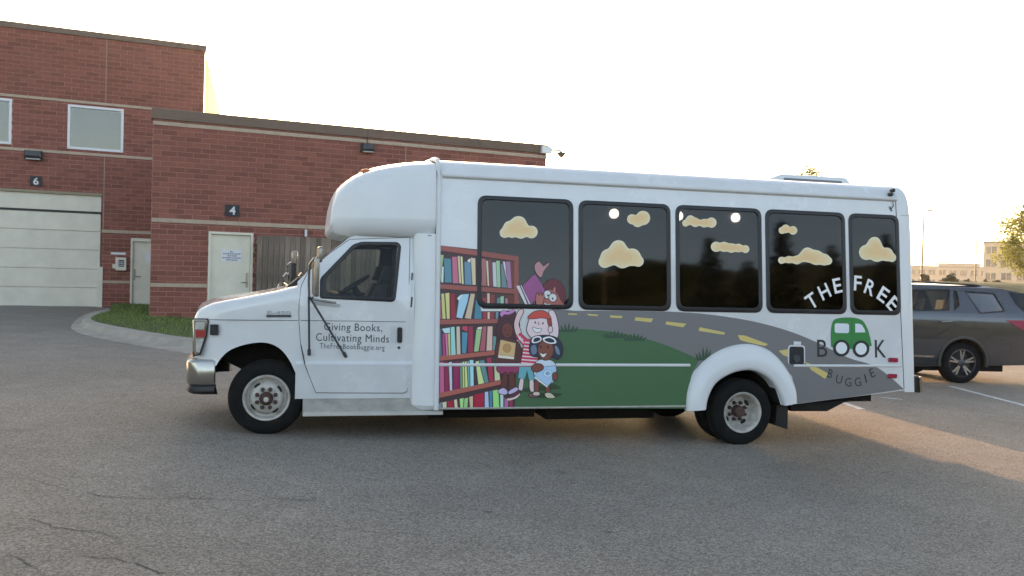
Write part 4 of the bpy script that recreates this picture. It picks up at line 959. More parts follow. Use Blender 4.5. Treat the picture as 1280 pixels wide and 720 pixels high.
# --- bookcase
DK = (66,44,50); WD = (160,84,78); WD2 = (176,92,80)
cb = [(548,306.5),(597,311.8),(597,385),(602,389),(645,389),(645,470),(643.5,510.6),(546.5,510.6)]
poly_obj('bookcase_print', cb, DK, 3); poly_obj('bookcase_print', [(597.5,312),(648,321),(648,386),(604,386),(598,381)], (84,58,58), 3, M_perf)
def board(a, b_, th0, th1, col=WD):
    n = 6; parts = []
    if a[0] < 597 < b_[0] and a[1] < 365:
        t = (597-a[0])/(b_[0]-a[0]); mid = (597, a[1]+(b_[1]-a[1])*t); tm = th0+(th1-th0)*t; parts = [(a, mid, th0, tm), (mid, b_, tm, th1)]
    else: parts = [(a, b_, th0, th1)]
    for p, q, t0, t1 in parts:
        poly_obj('shelf_print', [p, q, (q[0], q[1]+t1), (p[0], p[1]+t0)], col, 6)
        poly_obj('shelf_edge_print', [(p[0], p[1]+t0), (q[0], q[1]+t1), (q[0], q[1]+t1+1.6), (p[0], p[1]+t0+1.6)], (70,36,38), 6)
board((549,306.5),(648,320.5),6.4,6.2); board((549,355),(644,361.5),5.6,5.8); board((549,399.5),(625,398.8),6,5)
board((548,445.5),(620,438),5.6,5.2,WD2); board((547,491.5),(629,474.5),6.2,5.2,WD2)
poly_obj('shelf_print', [(642.5,321),(648,321),(648,386.5),(643,386.5)], WD, 7, M_perf)
poly_obj('shelf_print', [(638,326),(642.5,326.5),(643,360.5),(639.5,360)], (122,60,62), 5, M_perf)
poly_obj('shelf_print', [(634,369),(643,369),(643,386.5),(635,386.5)], (118,52,46), 5, M_perf)
BK = """548,318 554.5,319 550.5,352 548.5,346|160,175,125;551.5,334 554.5,333 554,353 551,353|200,210,215;554.5,323 563.5,323.5 564.5,353 555.5,353|70,125,140;564.5,321 571,321 573,354 565.5,354|185,100,125;571.5,320 574.5,320 576.5,354 573.5,354|205,180,140;575,320.5 578,321 579.5,355 577,355|210,200,160;580,327 588,328 589.5,356 580.5,355.5|90,130,150;584,325 588,323 588,328 584,327|215,220,220;588,322 594,323 594.5,356 590,356|200,180,150;599,324 601,324 602,356 599.5,356|200,180,150;601,323 607,324 608,357 602,357|175,104,108;607,326 610,326 611.5,357.5 609,357.5|225,195,165;610,325 614,325 615.5,358 611.5,358|135,58,72;615,328 620,328 621,358.5 616,358|195,200,205;619.5,326 624.5,326 625.5,359 621,359|155,195,155;625.5,330 628,330 634,359.5 626.5,359|104,134,138;628,327 631,327 634.5,350 633,352|205,205,215;631.5,327 637.5,327 639.5,360 634,360|170,120,155;548.5,375 550.8,375 552,398.5 548.5,398.5|165,100,110;551,367 555,367 557,398.5 552.5,398.5|190,185,120;556,366.5 561.5,366 562,398.5 558,398.5|200,190,130;562.3,367 568,367 570,398.8 563,398.8|150,30,50;573,376 578,368 586,367.5 584,378 577.5,398 570,396.5|150,190,210;571,373 575,369 578,368 573,376|220,228,230;588,367 593.5,367.5 588.5,398.5 580.5,397.5|190,170,145;594.5,374 600,381 601.5,389 602,398.5 592,398.5|60,120,140;602.5,390 608,390 608.5,398.8 603,398.8|150,50,65;608.8,390 612,390 612,398.8 609,398.8|225,180,150;612.3,390 618,390 617,398.6 612.5,398.6|140,50,60;602,372 608,372 608,384 602.5,383|150,56,68;608.4,366 612,366 612,385 608.6,385|225,185,155;612.3,368 618,368 618,385 612.3,385|140,54,62;621,373 625,372 624,385 620,385|92,132,142;625,371 629.5,370 629.5,385 624.8,385|152,192,162;631,373 635,373 635,385 631,385|165,120,140;619.3,390 623,390 622,398.4 619,398.4|92,132,142;548,411 551,411 552,445.3 548,445.3|80,110,130;552,411 562,409.5 562.5,416 555,416.3|175,205,215;552.5,417 555.5,417 557,445 553,445|170,60,110;556,417 559,417 560,444.5 557.5,444.5|200,120,150;559.5,417 562.3,417 563,444 560.5,444|200,190,130;562.8,409 568,408.5 569.5,443.5 563.5,444|140,195,190;570,408.5 574.5,408 575.5,443 570.5,443|195,180,160;577,411 584,414.5 584.4,408 578,408|190,60,90;577,415 584.5,416 582.5,441.5 577,441.5|60,130,155;585,408 591,408 591,440.5 584.5,440.8|150,40,70;595,412 602,412 598,439 592,439.5|150,180,130;597,409 602.5,408.5 602,411.5 595.5,411.5|205,210,195;603,408 608,408 606,438.5 599,439|165,85,95;609,408 615.5,408 615,438 607.5,438.3|210,170,155;616,420 620,421 619,437.6 615.5,437.8|90,140,140;547.4,452.5 549,452.5 549,491 547.4,491.2|170,110,140;549.2,452.5 554.5,452.4 555,490 549.2,491|190,90,130;555,453 559.5,452 561,488.6 555.5,489.6|150,25,70;560.5,453 564.5,452.3 565,487.7 562,488.3|190,190,205;566,453.5 573.5,451.5 574,486 566,487.5|140,25,80;574.5,453 577,453 577.5,485 575,485.6|120,140,120;577.5,452.5 580,452 580.5,484.5 578,485|180,200,120;580.5,452.2 583,451.8 584.5,483.6 581,484.3|200,205,130;583.5,452 586,451 587,483 585,483.5|100,160,150;586.5,450 591.5,450 592,482 587.5,483|150,200,220;594,452 598,451 605,478.8 597.5,480.6|190,205,140;598.4,451 605,450 610.5,477.8 605.6,478.8|80,130,130;608,447 614,447 617,476.3 611,477.6|165,40,70;617,447 622,446 625,474.8 618,476.2|190,190,150;546.5,507 552,502 552,510.3 546.5,510.3|110,140,150;552.3,503 558,502 558,510.3 553,510.3|205,185,160;558.5,502 566,500.5 566.5,510.3 559,510.3|160,25,55;567,500 571,499 572,510.3 568,510.3|220,190,160;574,498.5 579.5,497.5 578.5,510.3 575,510.3|160,205,130;580,498 585,497 584,510.3 579,510.3|140,190,120;586,496 591,495 591,510.3 587,510.3|200,170,140;592,494 598,492 604.5,491 604.5,510.3 592.5,510.3|165,20,55;605.5,490 610,489.5 611,510.3 605.5,510.3|170,180,215;611,489 615,488 615,510.3 611.5,510.3|50,120,150;615.5,488 623,487 624,510.3 616,510.3|140,205,120;624.5,492 629,492 629,510.3 625,510.3|170,200,190;630,497 635,496 635,510.3 630,510.3|170,100,150;635.5,495 640.5,494 640.5,510.3 636,510.3|155,40,70"""
for i, e in enumerate(BK.split(';')):
    p, c = e.split('|'); px = [tuple(float(x) for x in q.split(',')) for q in p.split()]; col = tuple(int(x) for x in c.split(','))
    b = MB(); ppoly(b, px, col, 4, 1.4)
    # darker spine edge, part of the drawing
    (ax, ay), (dx_, dy_) = px[0], px[-1]
    ppoly(b, [(ax-.1, ay), (ax+.55, ay), (dx_+.55, dy_), (dx_-.1, dy_)], tuple(int(x*.5) for x in col), 4.4)
    b.build('book_print', M_perf if inwin(px) else M_print, bus, fix=False)
# --- cartoon children: each one a layered print
class Fig:
    def __init__(s, base): s.b = MB(); s.k = base; s.px = []
    def add(s, px, col, line=.8, smooth=True, lc=(38,22,32)):
        px = spl(px, 4) if smooth and len(px) < 16 else px
        if line:
            cx = sum(p[0] for p in px)/len(px); cy = sum(p[1] for p in px)/len(px); o = []
            n = len(px)
            for i in range(n):
                a, c = Vector(px[i-1]), Vector(px[(i+1) % n]); d = c-a
                if d.length < 1e-6: o.append(px[i]); continue
                nn = Vector((d.y, -d.x)).normalized()*line; o.append((px[i][0]+nn.x, px[i][1]+nn.y))
            ar = sum(px[i-1][0]*px[i][1]-px[i][0]*px[i-1][1] for i in range(n))
            if ar < 0: o = [(2*p[0]-q[0], 2*p[1]-q[1]) for p, q in zip(px, o)]
            ppoly(s.b, o, lc, s.k); s.k += .12
        ppoly(s.b, px, col, s.k); s.k += .12; s.px += px
    def done(s, m=None):
        o = s.b.build('child_print', m or M_print, bus, fix=False); o['kind'] = 'stuff'; return o
f = Fig(8)   # shadows on the grass
f.add([(650,486),(668,484),(690,480),(701,485),(690,487),(672,489),(655,490)], (42,66,42), 0); f.add([(660,492),(680,491),(702,492),(694,496),(672,497)], (40,60,40), 0); f.done()
f = Fig(9)   # girl with the tan book
f.add([(622,404),(626,394),(634,389),(643,391),(648,399),(649,412),(646,424),(636,427),(625,424),(620,415)], (74,30,44))
f.add([(625,392),(629,387.5),(634,390),(641,387),(643,389.5),(636,393),(630,393),(627,396)], (198,126,184), .3)
f.add(ell(634,413,6.8,9.4), (112,52,46)); f.add([(621,428),(629,423),(640,424),(649,430),(651,444),(648,458),(621,458),(619,440)], (88,42,44))
f.add([(622,458),(634,456),(647,457),(649,463),(641,467.5),(632,468.5),(622,464)], (150,50,92)); f.add([(629,467),(634,468),(632,485),(626,486)], (100,46,42)); f.add([(636,468),(642,467),(643,484),(637,486)], (100,46,42))
f.add([(623,488),(629,485),(634,489),(632,493),(624,491.5)], (190,178,212)); f.add([(636,489),(645,484),(646.5,488),(637,492.5)], (190,178,212))
f.add([(625.5,424.5),(644.5,429),(642.5,446),(622.5,443.5)], (206,170,120), .5, False); f.add([(622.5,443.5),(642.5,446),(642,449),(622.5,447)], (226,214,196), .3, False); f.add(ell(633.5,435,5,5.5), (184,136,84), .2)
f.add(ell(631.2,411.5,.8,1), (30,16,18), 0); f.add(ell(637,412,.8,1), (30,16,18), 0); f.add([(630.5,417.5),(634,419.5),(637.5,417.8),(634,418.4)], (60,20,24), 0, False); f.done()
f = Fig(13)  # boy with the red cap
f.add([(648,388.6),(654,388.6),(648,404),(651,416),(646,420),(642.5,405)], (236,188,188)); f.add([(686,390),(692,389),(697,404),(697,420),(690,428),(684,420),(690,406)], (240,200,206))
f.add([(650,474),(654,474),(652.5,487),(648,487)], (238,196,196)); f.add([(662,475),(666,475),(667.5,488),(662.5,488)], (238,196,196))
f.add([(632,497),(640,493),(648,488),(651,490),(646,496),(636,500)], (92,42,54)); f.add([(633,498.5),(642,496.5),(650,491.5),(646,497),(636,500.5)], (226,200,190), .2); f.add([(661,493),(668,490),(673,492),(671,496),(662,496)], (120,84,80))
f.add([(649,457),(668,457.5),(669.5,474.5),(661,474.5),(658.5,463),(655.5,473.5),(647.5,472.5)], (92,166,176), .5, False)
f.add([(644.5,420.5),(650,416),(659,424),(668,424),(672,440),(672,458),(650,458),(653,440),(654,432)], (206,58,88), .5, False)
for k in range(7):
    y = 427+4.3*k; x0_ = 655.5-.75*k; f.add([(x0_, y), (670+.3*k, y+1.6), (670+.3*k, y+3.2), (x0_-.2, y+1.6)], (236,206,212), 0, False)
for k in range(3): f.add([(646.3+2.6*k, 418.8+2.2*k), (647.6+2.6*k, 418+2.2*k), (650.4+2*k, 424.5+2.2*k), (649.2+2*k, 425+2.2*k)], (236,206,212), 0, False)
f.add([(658.5,414),(660.5,402),(664,396.5),(674,397),(686,399),(688,410),(685,419),(677,423.5),(666,423)], (240,197,202)); f.add(ell(687.6,411.5,2.6,4), (240,190,196)); f.add([(683.5,398),(688.5,397.5),(688.6,405),(685.5,408)], (150,64,58), .3)
f.add([(660,397.5),(664,392),(671,388.8),(680,389),(686,394),(687.5,398.5),(677,397),(668,398)], (202,72,62)); f.add(ell(668.6,403,.95,1.5), (34,22,26), 0); f.add(ell(678.2,404,.95,1.5), (34,22,26), 0); f.add([(672.4,401.5),(674.5,405),(672,406.2)], (205,140,146), .25, False)
f.add([(665.5,409),(671,411),(676,410.6),(675,414),(671,415.4),(667,413)], (246,240,236), .6); f.done()
f = Fig(24)  # girl in front with sunglasses in her hair
f.add([(668,476),(673,476),(672.5,490),(668,490)], (122,64,52)); f.add([(682,482),(686,482),(686.5,491),(682,492)], (122,64,52)); f.add([(667,490),(673,490),(673.5,493.5),(666.5,493.5)], (214,190,180)); f.add([(680.5,492),(687,491),(693,496.5),(684,497)], (196,190,160))
f.add([(670,452),(682,449),(692,453),(695,464),(690,478),(674,478),(667,466)], (196,208,222)); 
f.add([(662.5,428),(666,421.5),(674,419.5),(686,419.5),(697,423.5),(702.5,433),(701.5,444),(696,449),(690,446),(674,446),(664,444),(661.5,437)], (38,42,62)); f.add([(663,434),(668.5,431),(670.5,440),(665,443)], (96,116,140), 0); f.add([(693,432),(697.5,435),(699,443),(695,441)], (110,128,150), 0)
f.add(ell(681.5,437.5,9.6,12.4), (128,68,54)); f.add([(664,425.6),(667,421),(674.5,420.2),(676.4,424.5),(672,428),(665.4,428.6)], (226,228,234), .4); f.add([(666.2,425.4),(668.2,422.4),(673.6,421.8),(674.8,424.6),(671,426.8),(667,427.2)], (34,38,60), 0)
f.add([(678,422.6),(686,420.4),(693,423.6),(694.5,428.6),(687,429.6),(680,427)], (226,228,234), .4); f.add([(680.4,423.8),(686,422.2),(691.4,424.6),(692.4,427.4),(687,428),(681.6,426)], (34,38,60), 0)
f.add(ell(675.4,433.4,.95,1.5), (26,16,18), 0); f.add(ell(684.2,433.9,.95,1.5), (26,16,18), 0); f.add([(674.5,440.8),(678,442.6),(682.5,441.4),(680.5,445),(678,446.2),(675.8,444)], (248,240,234), .5)
f.add([(668,470),(675,459),(692.5,457),(695,461.5),(689,477),(684,482.5)], (158,194,226), .5, False); f.add([(668,470),(684,482.5),(683,484),(667.4,472)], (232,236,240), .35, False); f.add(ell(684,466.5,5.2,4.4), (190,216,238), .3, True, (70,100,140)); f.add(ell(684,466.5,2.6,2.2), (120,160,206), .2, True, (70,100,140))
f.add([(664.5,458),(670,454.5),(677,456),(678,461),(671,464.5),(665.5,463)], (124,64,52)); f.add([(690.5,467),(695,466),(695.4,473),(691,475)], (124,64,52)); f.done()
f = Fig(9)   # child with glasses, on the perforated film over the first pane
f.add([(668,333.5),(670,329.2),(673.5,327),(676.4,330),(679,333),(684,329.5),(686.4,328.8),(685.4,331.4),(679.5,338.4),(676,346.5),(670.5,341.5)], (196,140,144))
f.add(spl([(678.6,362),(682,353),(690,348.6),(698,351),(704,358),(706.5,368),(704.4,379),(694,378),(684,372)], 3), (112,42,56)); f.add([(676.5,368),(684,362),(694,364),(701,376),(703.5,381.4),(678,381.4),(675,375)], (178,98,92))
f.add([(653,357),(668,342.5),(672,347),(681.5,364),(663,380.6)], (165,86,140), .5, False); f.add([(645,357.5),(651.5,356.4),(663,380.6),(656.5,381.4)], (224,224,230), .4, False); f.add([(649,356.8),(650.6,356.5),(661.4,380.8),(659.4,381)], (120,60,104), 0, False)
f.add(ell(684,368,4.4,4.9), (244,244,246), .9); f.add(ell(690.8,372,4.6,5), (244,244,246), .9); f.add(ell(684.8,369.3,1.1,1.4), (20,16,20), 0); f.add(ell(690.6,373.2,1.1,1.4), (20,16,20), 0)
f.add([(679.8,378.6),(684,380),(688,379.8),(685.6,381.6),(682,381.6)], (246,242,240), .4); f.add([(671,381.6),(669.6,373),(671.4,365.8),(673.8,370),(675.2,364.6),(677,370),(679.2,366.4),(679.4,374),(676.5,381.6)], (190,114,104)); f.add([(691.5,361.5),(693.5,358.4),(694,364),(692.2,364.4)], (196,130,124), .2); f.done(M_perf)
# --- clouds on the panes
def cloud(cs):
    xa = min(c[0]-c[2] for c in cs); xb_ = max(c[0]+c[2] for c in cs); N = 44; tp, bt = [], []
    for i in range(N+1):
        x = xa+(xb_-xa)*(.5-.5*math.cos(math.pi*i/N)); ys = [(c[1]-math.sqrt(max(0, c[2]**2-(x-c[0])**2)), c[1]+math.sqrt(max(0, c[2]**2-(x-c[0])**2))) for c in cs if abs(x-c[0]) <= c[2]+1e-6]
        if not ys: ys = [(tp[-1][1], bt[-1][1])]
        tp.append((x, min(y[0] for y in ys))); bt.append((x, max(y[1] for y in ys)))
    for L in (tp, bt):
        for _ in range(2): L[1:-1] = [(L[i][0], (L[i-1][1]+2*L[i][1]+L[i+1][1])/4) for i in range(1, len(L)-1)]
    b = MB(); o = tp+bt[::-1][1:-1]; cx = sum(p[0] for p in o)/len(o); cy = sum(p[1] for p in o)/len(o)
    top_ = min(p[1] for p in o)
    for k, (s, dy, col) in enumerate(((1, 0, (.9,.80,.58)), (.93, 0, (.9,.71,.42)), (.74, -.6, (.9,.66,.36)), (.5, -1.2, (.9,.61,.31)))):
        b.ink = col; q_ = [(cx+(x-cx)*s, cy+(y-cy)*(s-.05*(k > 0))+dy*(cy-top_)*.07) for x, y in o]; b.poly([(BP(u, v).x, PY(2+.5*k), BP(u, v).z) for u, v in q_])
    b.build('cloud_print', M_print, bus, fix=False)
cloud([(648,281,11),(637.5,285,9),(631,291,6.5),(640,291,6.5),(651,290,8.5),(664,290,8)]); cloud([(773,311,11),(761,322,11),(778,324,11.5),(790,321.5,11),(797.5,326.5,7),(756,327,8)])
cloud([(803.5,272.5,9),(790,274,6.3),(797,277,7)]); cloud([(863,275,6),(869,278,6),(880,279,5.6),(889,278.3,6.5),(857,279,4.4)]); cloud([(895,308.5,6.5),(905,308.5,6.5),(914,310,6.2),(923,310,5.6),(931.5,311.4,5)])
cloud([(982,286,5.4),(991,288,5.4),(977.5,288,4.4)]); cloud([(1009,318.5,9.5),(1020,322,9.5),(1030,324.5,7.5),(1035,326,5),(996,325,6),(986,324.5,5),(977,325.4,4.6)]); cloud([(1093,305,9),(1083,315.5,9.5),(1096,318,9.5),(1108,318,8.6),(1114.5,322,5.6)])
# --- lettering of the emblem
def glyph(ch, cu, cv, h, w, ang, col, k, name, bold=.02, m=None):
    """one letter centred on a photo point; ang in degrees clockwise"""
    c = BP(cu, cv); s = (BP(cu+1, cv)-c).x; b = MB(); b.ink = K(*col); a = R(ang); v, f_ = text_pts(ch, bold)
    xa = min(p[0] for p in v); xb_ = max(p[0] for p in v); ya = min(p[1] for p in v); yb = max(p[1] for p in v)
    for p in v:
        x = ((p[0]-xa)/(xb_-xa)-.5)*w; y = ((p[1]-ya)/(yb-ya)-.5)*h
        X = x*math.cos(a)-(-y)*math.sin(a); Yd = x*math.sin(a)+(-y)*math.cos(a); b.v.append((c.x+X*s, PY(k), c.z-Yd*s))
    for q in f_: b.face(q)
    b.build(name, m or M_print, bus, fix=False)
for ch, cu, cv, w, a in (('T',1014.5,376,13,-33),('H',1030.3,364.5,12.5,-26),('E',1046.5,357,10,-12)): glyph(ch, cu, cv, 16.5, w, a, (226,226,232), 3, 'letter_print', .015)
for ch, cu, cv, w, a in (('F',1072,354,9.5,4),('R',1087.5,359.5,12,22),('E',1103.8,368.3,11,33),('E',1116.2,379.8,11,45)): glyph(ch, cu, cv, 16.5, w, a, (226,226,232), 3, 'letter_print', .015)
glyph('B', 1027.5, 435.3, 19, 12.5, 0, (44,42,48), 6, 'letter_print', .0); glyph('K', 1100.3, 435.8, 19, 13.5, 0, (40,40,46), 6, 'letter_print', .0)
for ch, cu, cv, w, a in (('B',1037.5,467,5.5,22),('U',1048.5,474,7.5,14),('G',1060,477.6,8,4),('G',1072,477.4,8,-7),('I',1081.6,473,1.6,-14),('E',1090,466,5.5,-24)): glyph(ch, cu, cv, 9.5, w, a, (40,42,54), 6, 'letter_print', -.004)
# green van drawn round the two Os
b = MB(); ppoly(b, spl([(1038.8,430),(1038.6,412),(1042,400),(1054,397),(1068,397.3),(1078,401),(1084.5,412),(1088.5,428),(1087,433),(1063,436),(1041,434)], 5), (34,124,62), 5); 
ppoly(b, rounded([(1043,404),(1061,404.5),(1061,416.5),(1043,416)], 3), (206,212,220), 5.5); ppoly(b, [(1068.6,404.5),(1073.5,404.6),(1077,406),(1080,411),(1081.4,415.4),(1068.8,415.6)], (206,212,220), 5.5); ppoly(b, [(1064.2,400),(1065,400),(1064.8,434),(1064.2,434)], (26,100,48), 5.4)
b.build('van_print', M_print, bus, fix=False)['kind'] = 'stuff'
for cu, cv in ((1051.5,435),(1076,436)):
    b = MB(); ppoly(b, ell(cu, cv, 10.4, 10.6, 28), (34,36,38), 6); ppoly(b, ell(cu, cv, 7, 7.4, 28), (214,220,228), 6.5); b.build('letter_print', M_print, bus, fix=False)

# the coach parts take the inward lean of the sides
UPRIGHT = set('cab windscreen door door_seam window_seal door_window handle_recess door_handle door_lock hinge door_lettering hood engine_bay_and_shade_boxes chassis_frame axles panel_seam headlight lens turn_lens headlight_bezel side_marker badge body_line grille grille_bar front_bumper front_valance running_board dashboard step_edge steering_wheel seat rear_view_mirror mirror_head spot_mirror mirror_bracket mirror_strut mirror_mount wiper cowl wheel tread_groove rim hub hub_cap lug_nut hand_hole inner_wheel mud_flap'.split())
def kids(o):
    for ch in o.children: yield ch; yield from kids(ch)
for o in list(kids(bus)):
    if o.name.split('.')[0] in UPRIGHT: continue
    for v in o.data.vertices: v.co.y = lean(v.co.y, v.co.z)
#@@REST
# ================================================================== GREY SUV
SR = R(-9.7); p = GP(1203, 479.5); SO = Vector((p.x, p.y, gz(p.x)))
SD = Vector((math.cos(SR), math.sin(SR), 0)); SN = Vector((-math.sin(SR), math.cos(SR), 0))
def SL(u, v, yl=0.0):
    d = ray(u, v); t = ((SO-CP).dot(SN)+yl)/d.dot(SN); q = CP+t*d-SO; return q.dot(SD), q.z
suv = thing('parked_suv', 'dark grey five door SUV parked behind the tail of the bus', 'car', SO, SR)
SWD = 1.94
M_suv = mat('grey_metallic_paint', (.072,.077,.088), .2, metal=.5, coat=1.0, var=.04, vscale=2)
scs = [(.10,.2),(.03,.34),(.01,.55),(0,.8),(.008,1.0),(.035,1.2),(.06,1.28),(.16,1.50),(.25,1.68),(.30,1.745),(.37,1.785),(.50,1.80),(.97,1.82)]
scs = scs + [(SWD-y, z) for y, z in scs[::-1][1:]]
so = [(-3.80,.30),(-3.86,.55),(-3.82,.80),(-3.70,.98),(-3.45,1.06),(-2.55,1.17),(-2.40,1.20)] + [(-1.75,1.60),(-1.55,1.70),(-1.25,1.765),(-.8,1.80)]
so += [SL(u, v, .2) for u, v in ((1180,354.5),(1205,355.3),(1230,357.5),(1255,361))] + [(1.14,1.69),(1.32,1.62),(1.30,1.5),(1.40,1.22),(1.44,1.05),(1.42,.85),(1.47,.70),(1.46,.48),(1.35,.36),(.45,.33),(-.45,.30),(-3.3,.26)]
b = MB(); b.prism_xz(so, -.3, SWD+.3); sb_ = link('body', b.mesh('body'), [M_suv, M_dark])
t1 = MB(); t1.prism_yz(scs, -5, 3); t2 = MB(); t2.prism_xy(rounded([(-3.9,-.02),(1.49,-.02),(1.49,SWD+.02),(-3.9,SWD+.02)], [.55,.26,.26,.55], 8), -1, 3)
tools = [(t1, 'INTERSECT', None), (t2, 'INTERSECT', None)]
t = MB(); t.prism_xz([(-2.0,.6),(-2.0,1.30),(-1.45,1.64),(-.9,1.73),(.55,1.70),(1.08,1.58),(1.2,1.25),(1.2,.6)], .33, SWD-.33); tools.append((t, 'DIFFERENCE', M_dark))
wins = [[(1150,362.3),(1192,361.5),(1184,388),(1150,389.5)], [(1195.2,362.6),(1200.5,363),(1199,382),(1189.5,389)], [(1209.5,363.5),(1247,366.3),(1254,389.3),(1221,392)]]
winl = [[SL(u, v, .15) for u, v in w] for w in wins]; x_ = winl[0][0][0]; winl[0] = [(x_-.55, winl[0][0][1]-.005)] + winl[0][1:3] + [(x_-.55, winl[0][3][1])]
winl.append([(-2.0,1.27),(-1.42,1.63),(x_-.62,1.69),(x_-.62,1.25)])
for w in winl:
    t = MB(); t.prism_xz(rounded(w, .03, 4), -.5, SWD+.5); tools.append((t, 'DIFFERENCE', M_dark))
t = MB(); t.prism_yz(rounded([(.34,1.26),(SWD-.34,1.26),(SWD-.40,1.60),(.40,1.60)], 0.06, 4), 1.1, 1.7); tools.append((t, 'DIFFERENCE', M_dark))
t = MB(); t.prism_xz([(-2.36,1.22),(-1.60,1.69),(-1.3,1.5),(-2.1,1.1)], .36, SWD-.36); tools.append((t, 'DIFFERENCE', M_dark))
def circ(cx, cz, r, n=28): return [(cx+r*math.cos(2*math.pi*i/n), cz+r*math.sin(2*math.pi*i/n)) for i in range(n)]
for cx in (0, -2.82):
    for ya, yb in ((-.3,.42),(SWD-.42,SWD+.3)):
        t = MB(); t.prism_xz(circ(cx, .39, .43), ya, yb); tools.append((t, 'DIFFERENCE', M_dark))
csg(sb_, tools); shade(sb_.data, 28); sb_.parent = suv
def sYy(z):
    for (a, za), (c, zc) in zip(scs[:12], scs[1:13]):
        if z <= zc: return a+(c-a)*max(0, z-za)/(zc-za)
    return .5
M_sg = glass('suv_glass', (.30,.32,.31), 1.5)
for w in winl:
    for s in (0, 1):
        b = MB(); o = rounded(w, .03, 4); b.poly([(x, (SWD-sYy(z)-.012) if s else sYy(z)+.012, z) for x, z in o]); b.build('side_window', M_sg, suv, False)
    fr = MB(); o = rounded(w, .035, 4); n = len(o); cx = sum(q[0] for q in o)/n; cz = sum(q[1] for q in o)/n
    oi = [(cx+(x-cx)*(1-.03/max(.08,abs(x-cx)+.05)), cz+(z-cz)*.88) for x, z in o]
    fr.ring_loft([[(x, sYy(z)+k, z) for x, z in ol] for ol, k in ((o,.008),(o,-.004),(oi,-.001),(oi,.01))], cap=False); fr.build('window_trim', M_black, suv, False)
wr_ = rounded([SL(u, v, .18) for u, v in ((1263.5,364.5),(1283,367.5),(1287,391),(1275,389),(1268,380))], .03, 4); b = MB(); b.ring_loft([[(x, sYy(z)-.006, z) for x, z in wr_], [(x, sYy(z)+.02, z) for x, z in wr_]]); b.build('rear_pillar_glass', mat('black_glass', (.015,.016,.02), .08), suv, False)
box_obj('rear_window', M_sg, suv, 1.275,1.28,.37,SWD-.37,1.26,1.60, False)
b = MB(); b.ring_loft([[(1.1,.42,1.715),(1.40,.42,1.665),(1.40,.42,1.64),(1.1,.42,1.675)],[(1.1,SWD-.42,1.715),(1.40,SWD-.42,1.665),(1.40,SWD-.42,1.64),(1.1,SWD-.42,1.675)]]); b.build('spoiler', M_suv, suv, False)
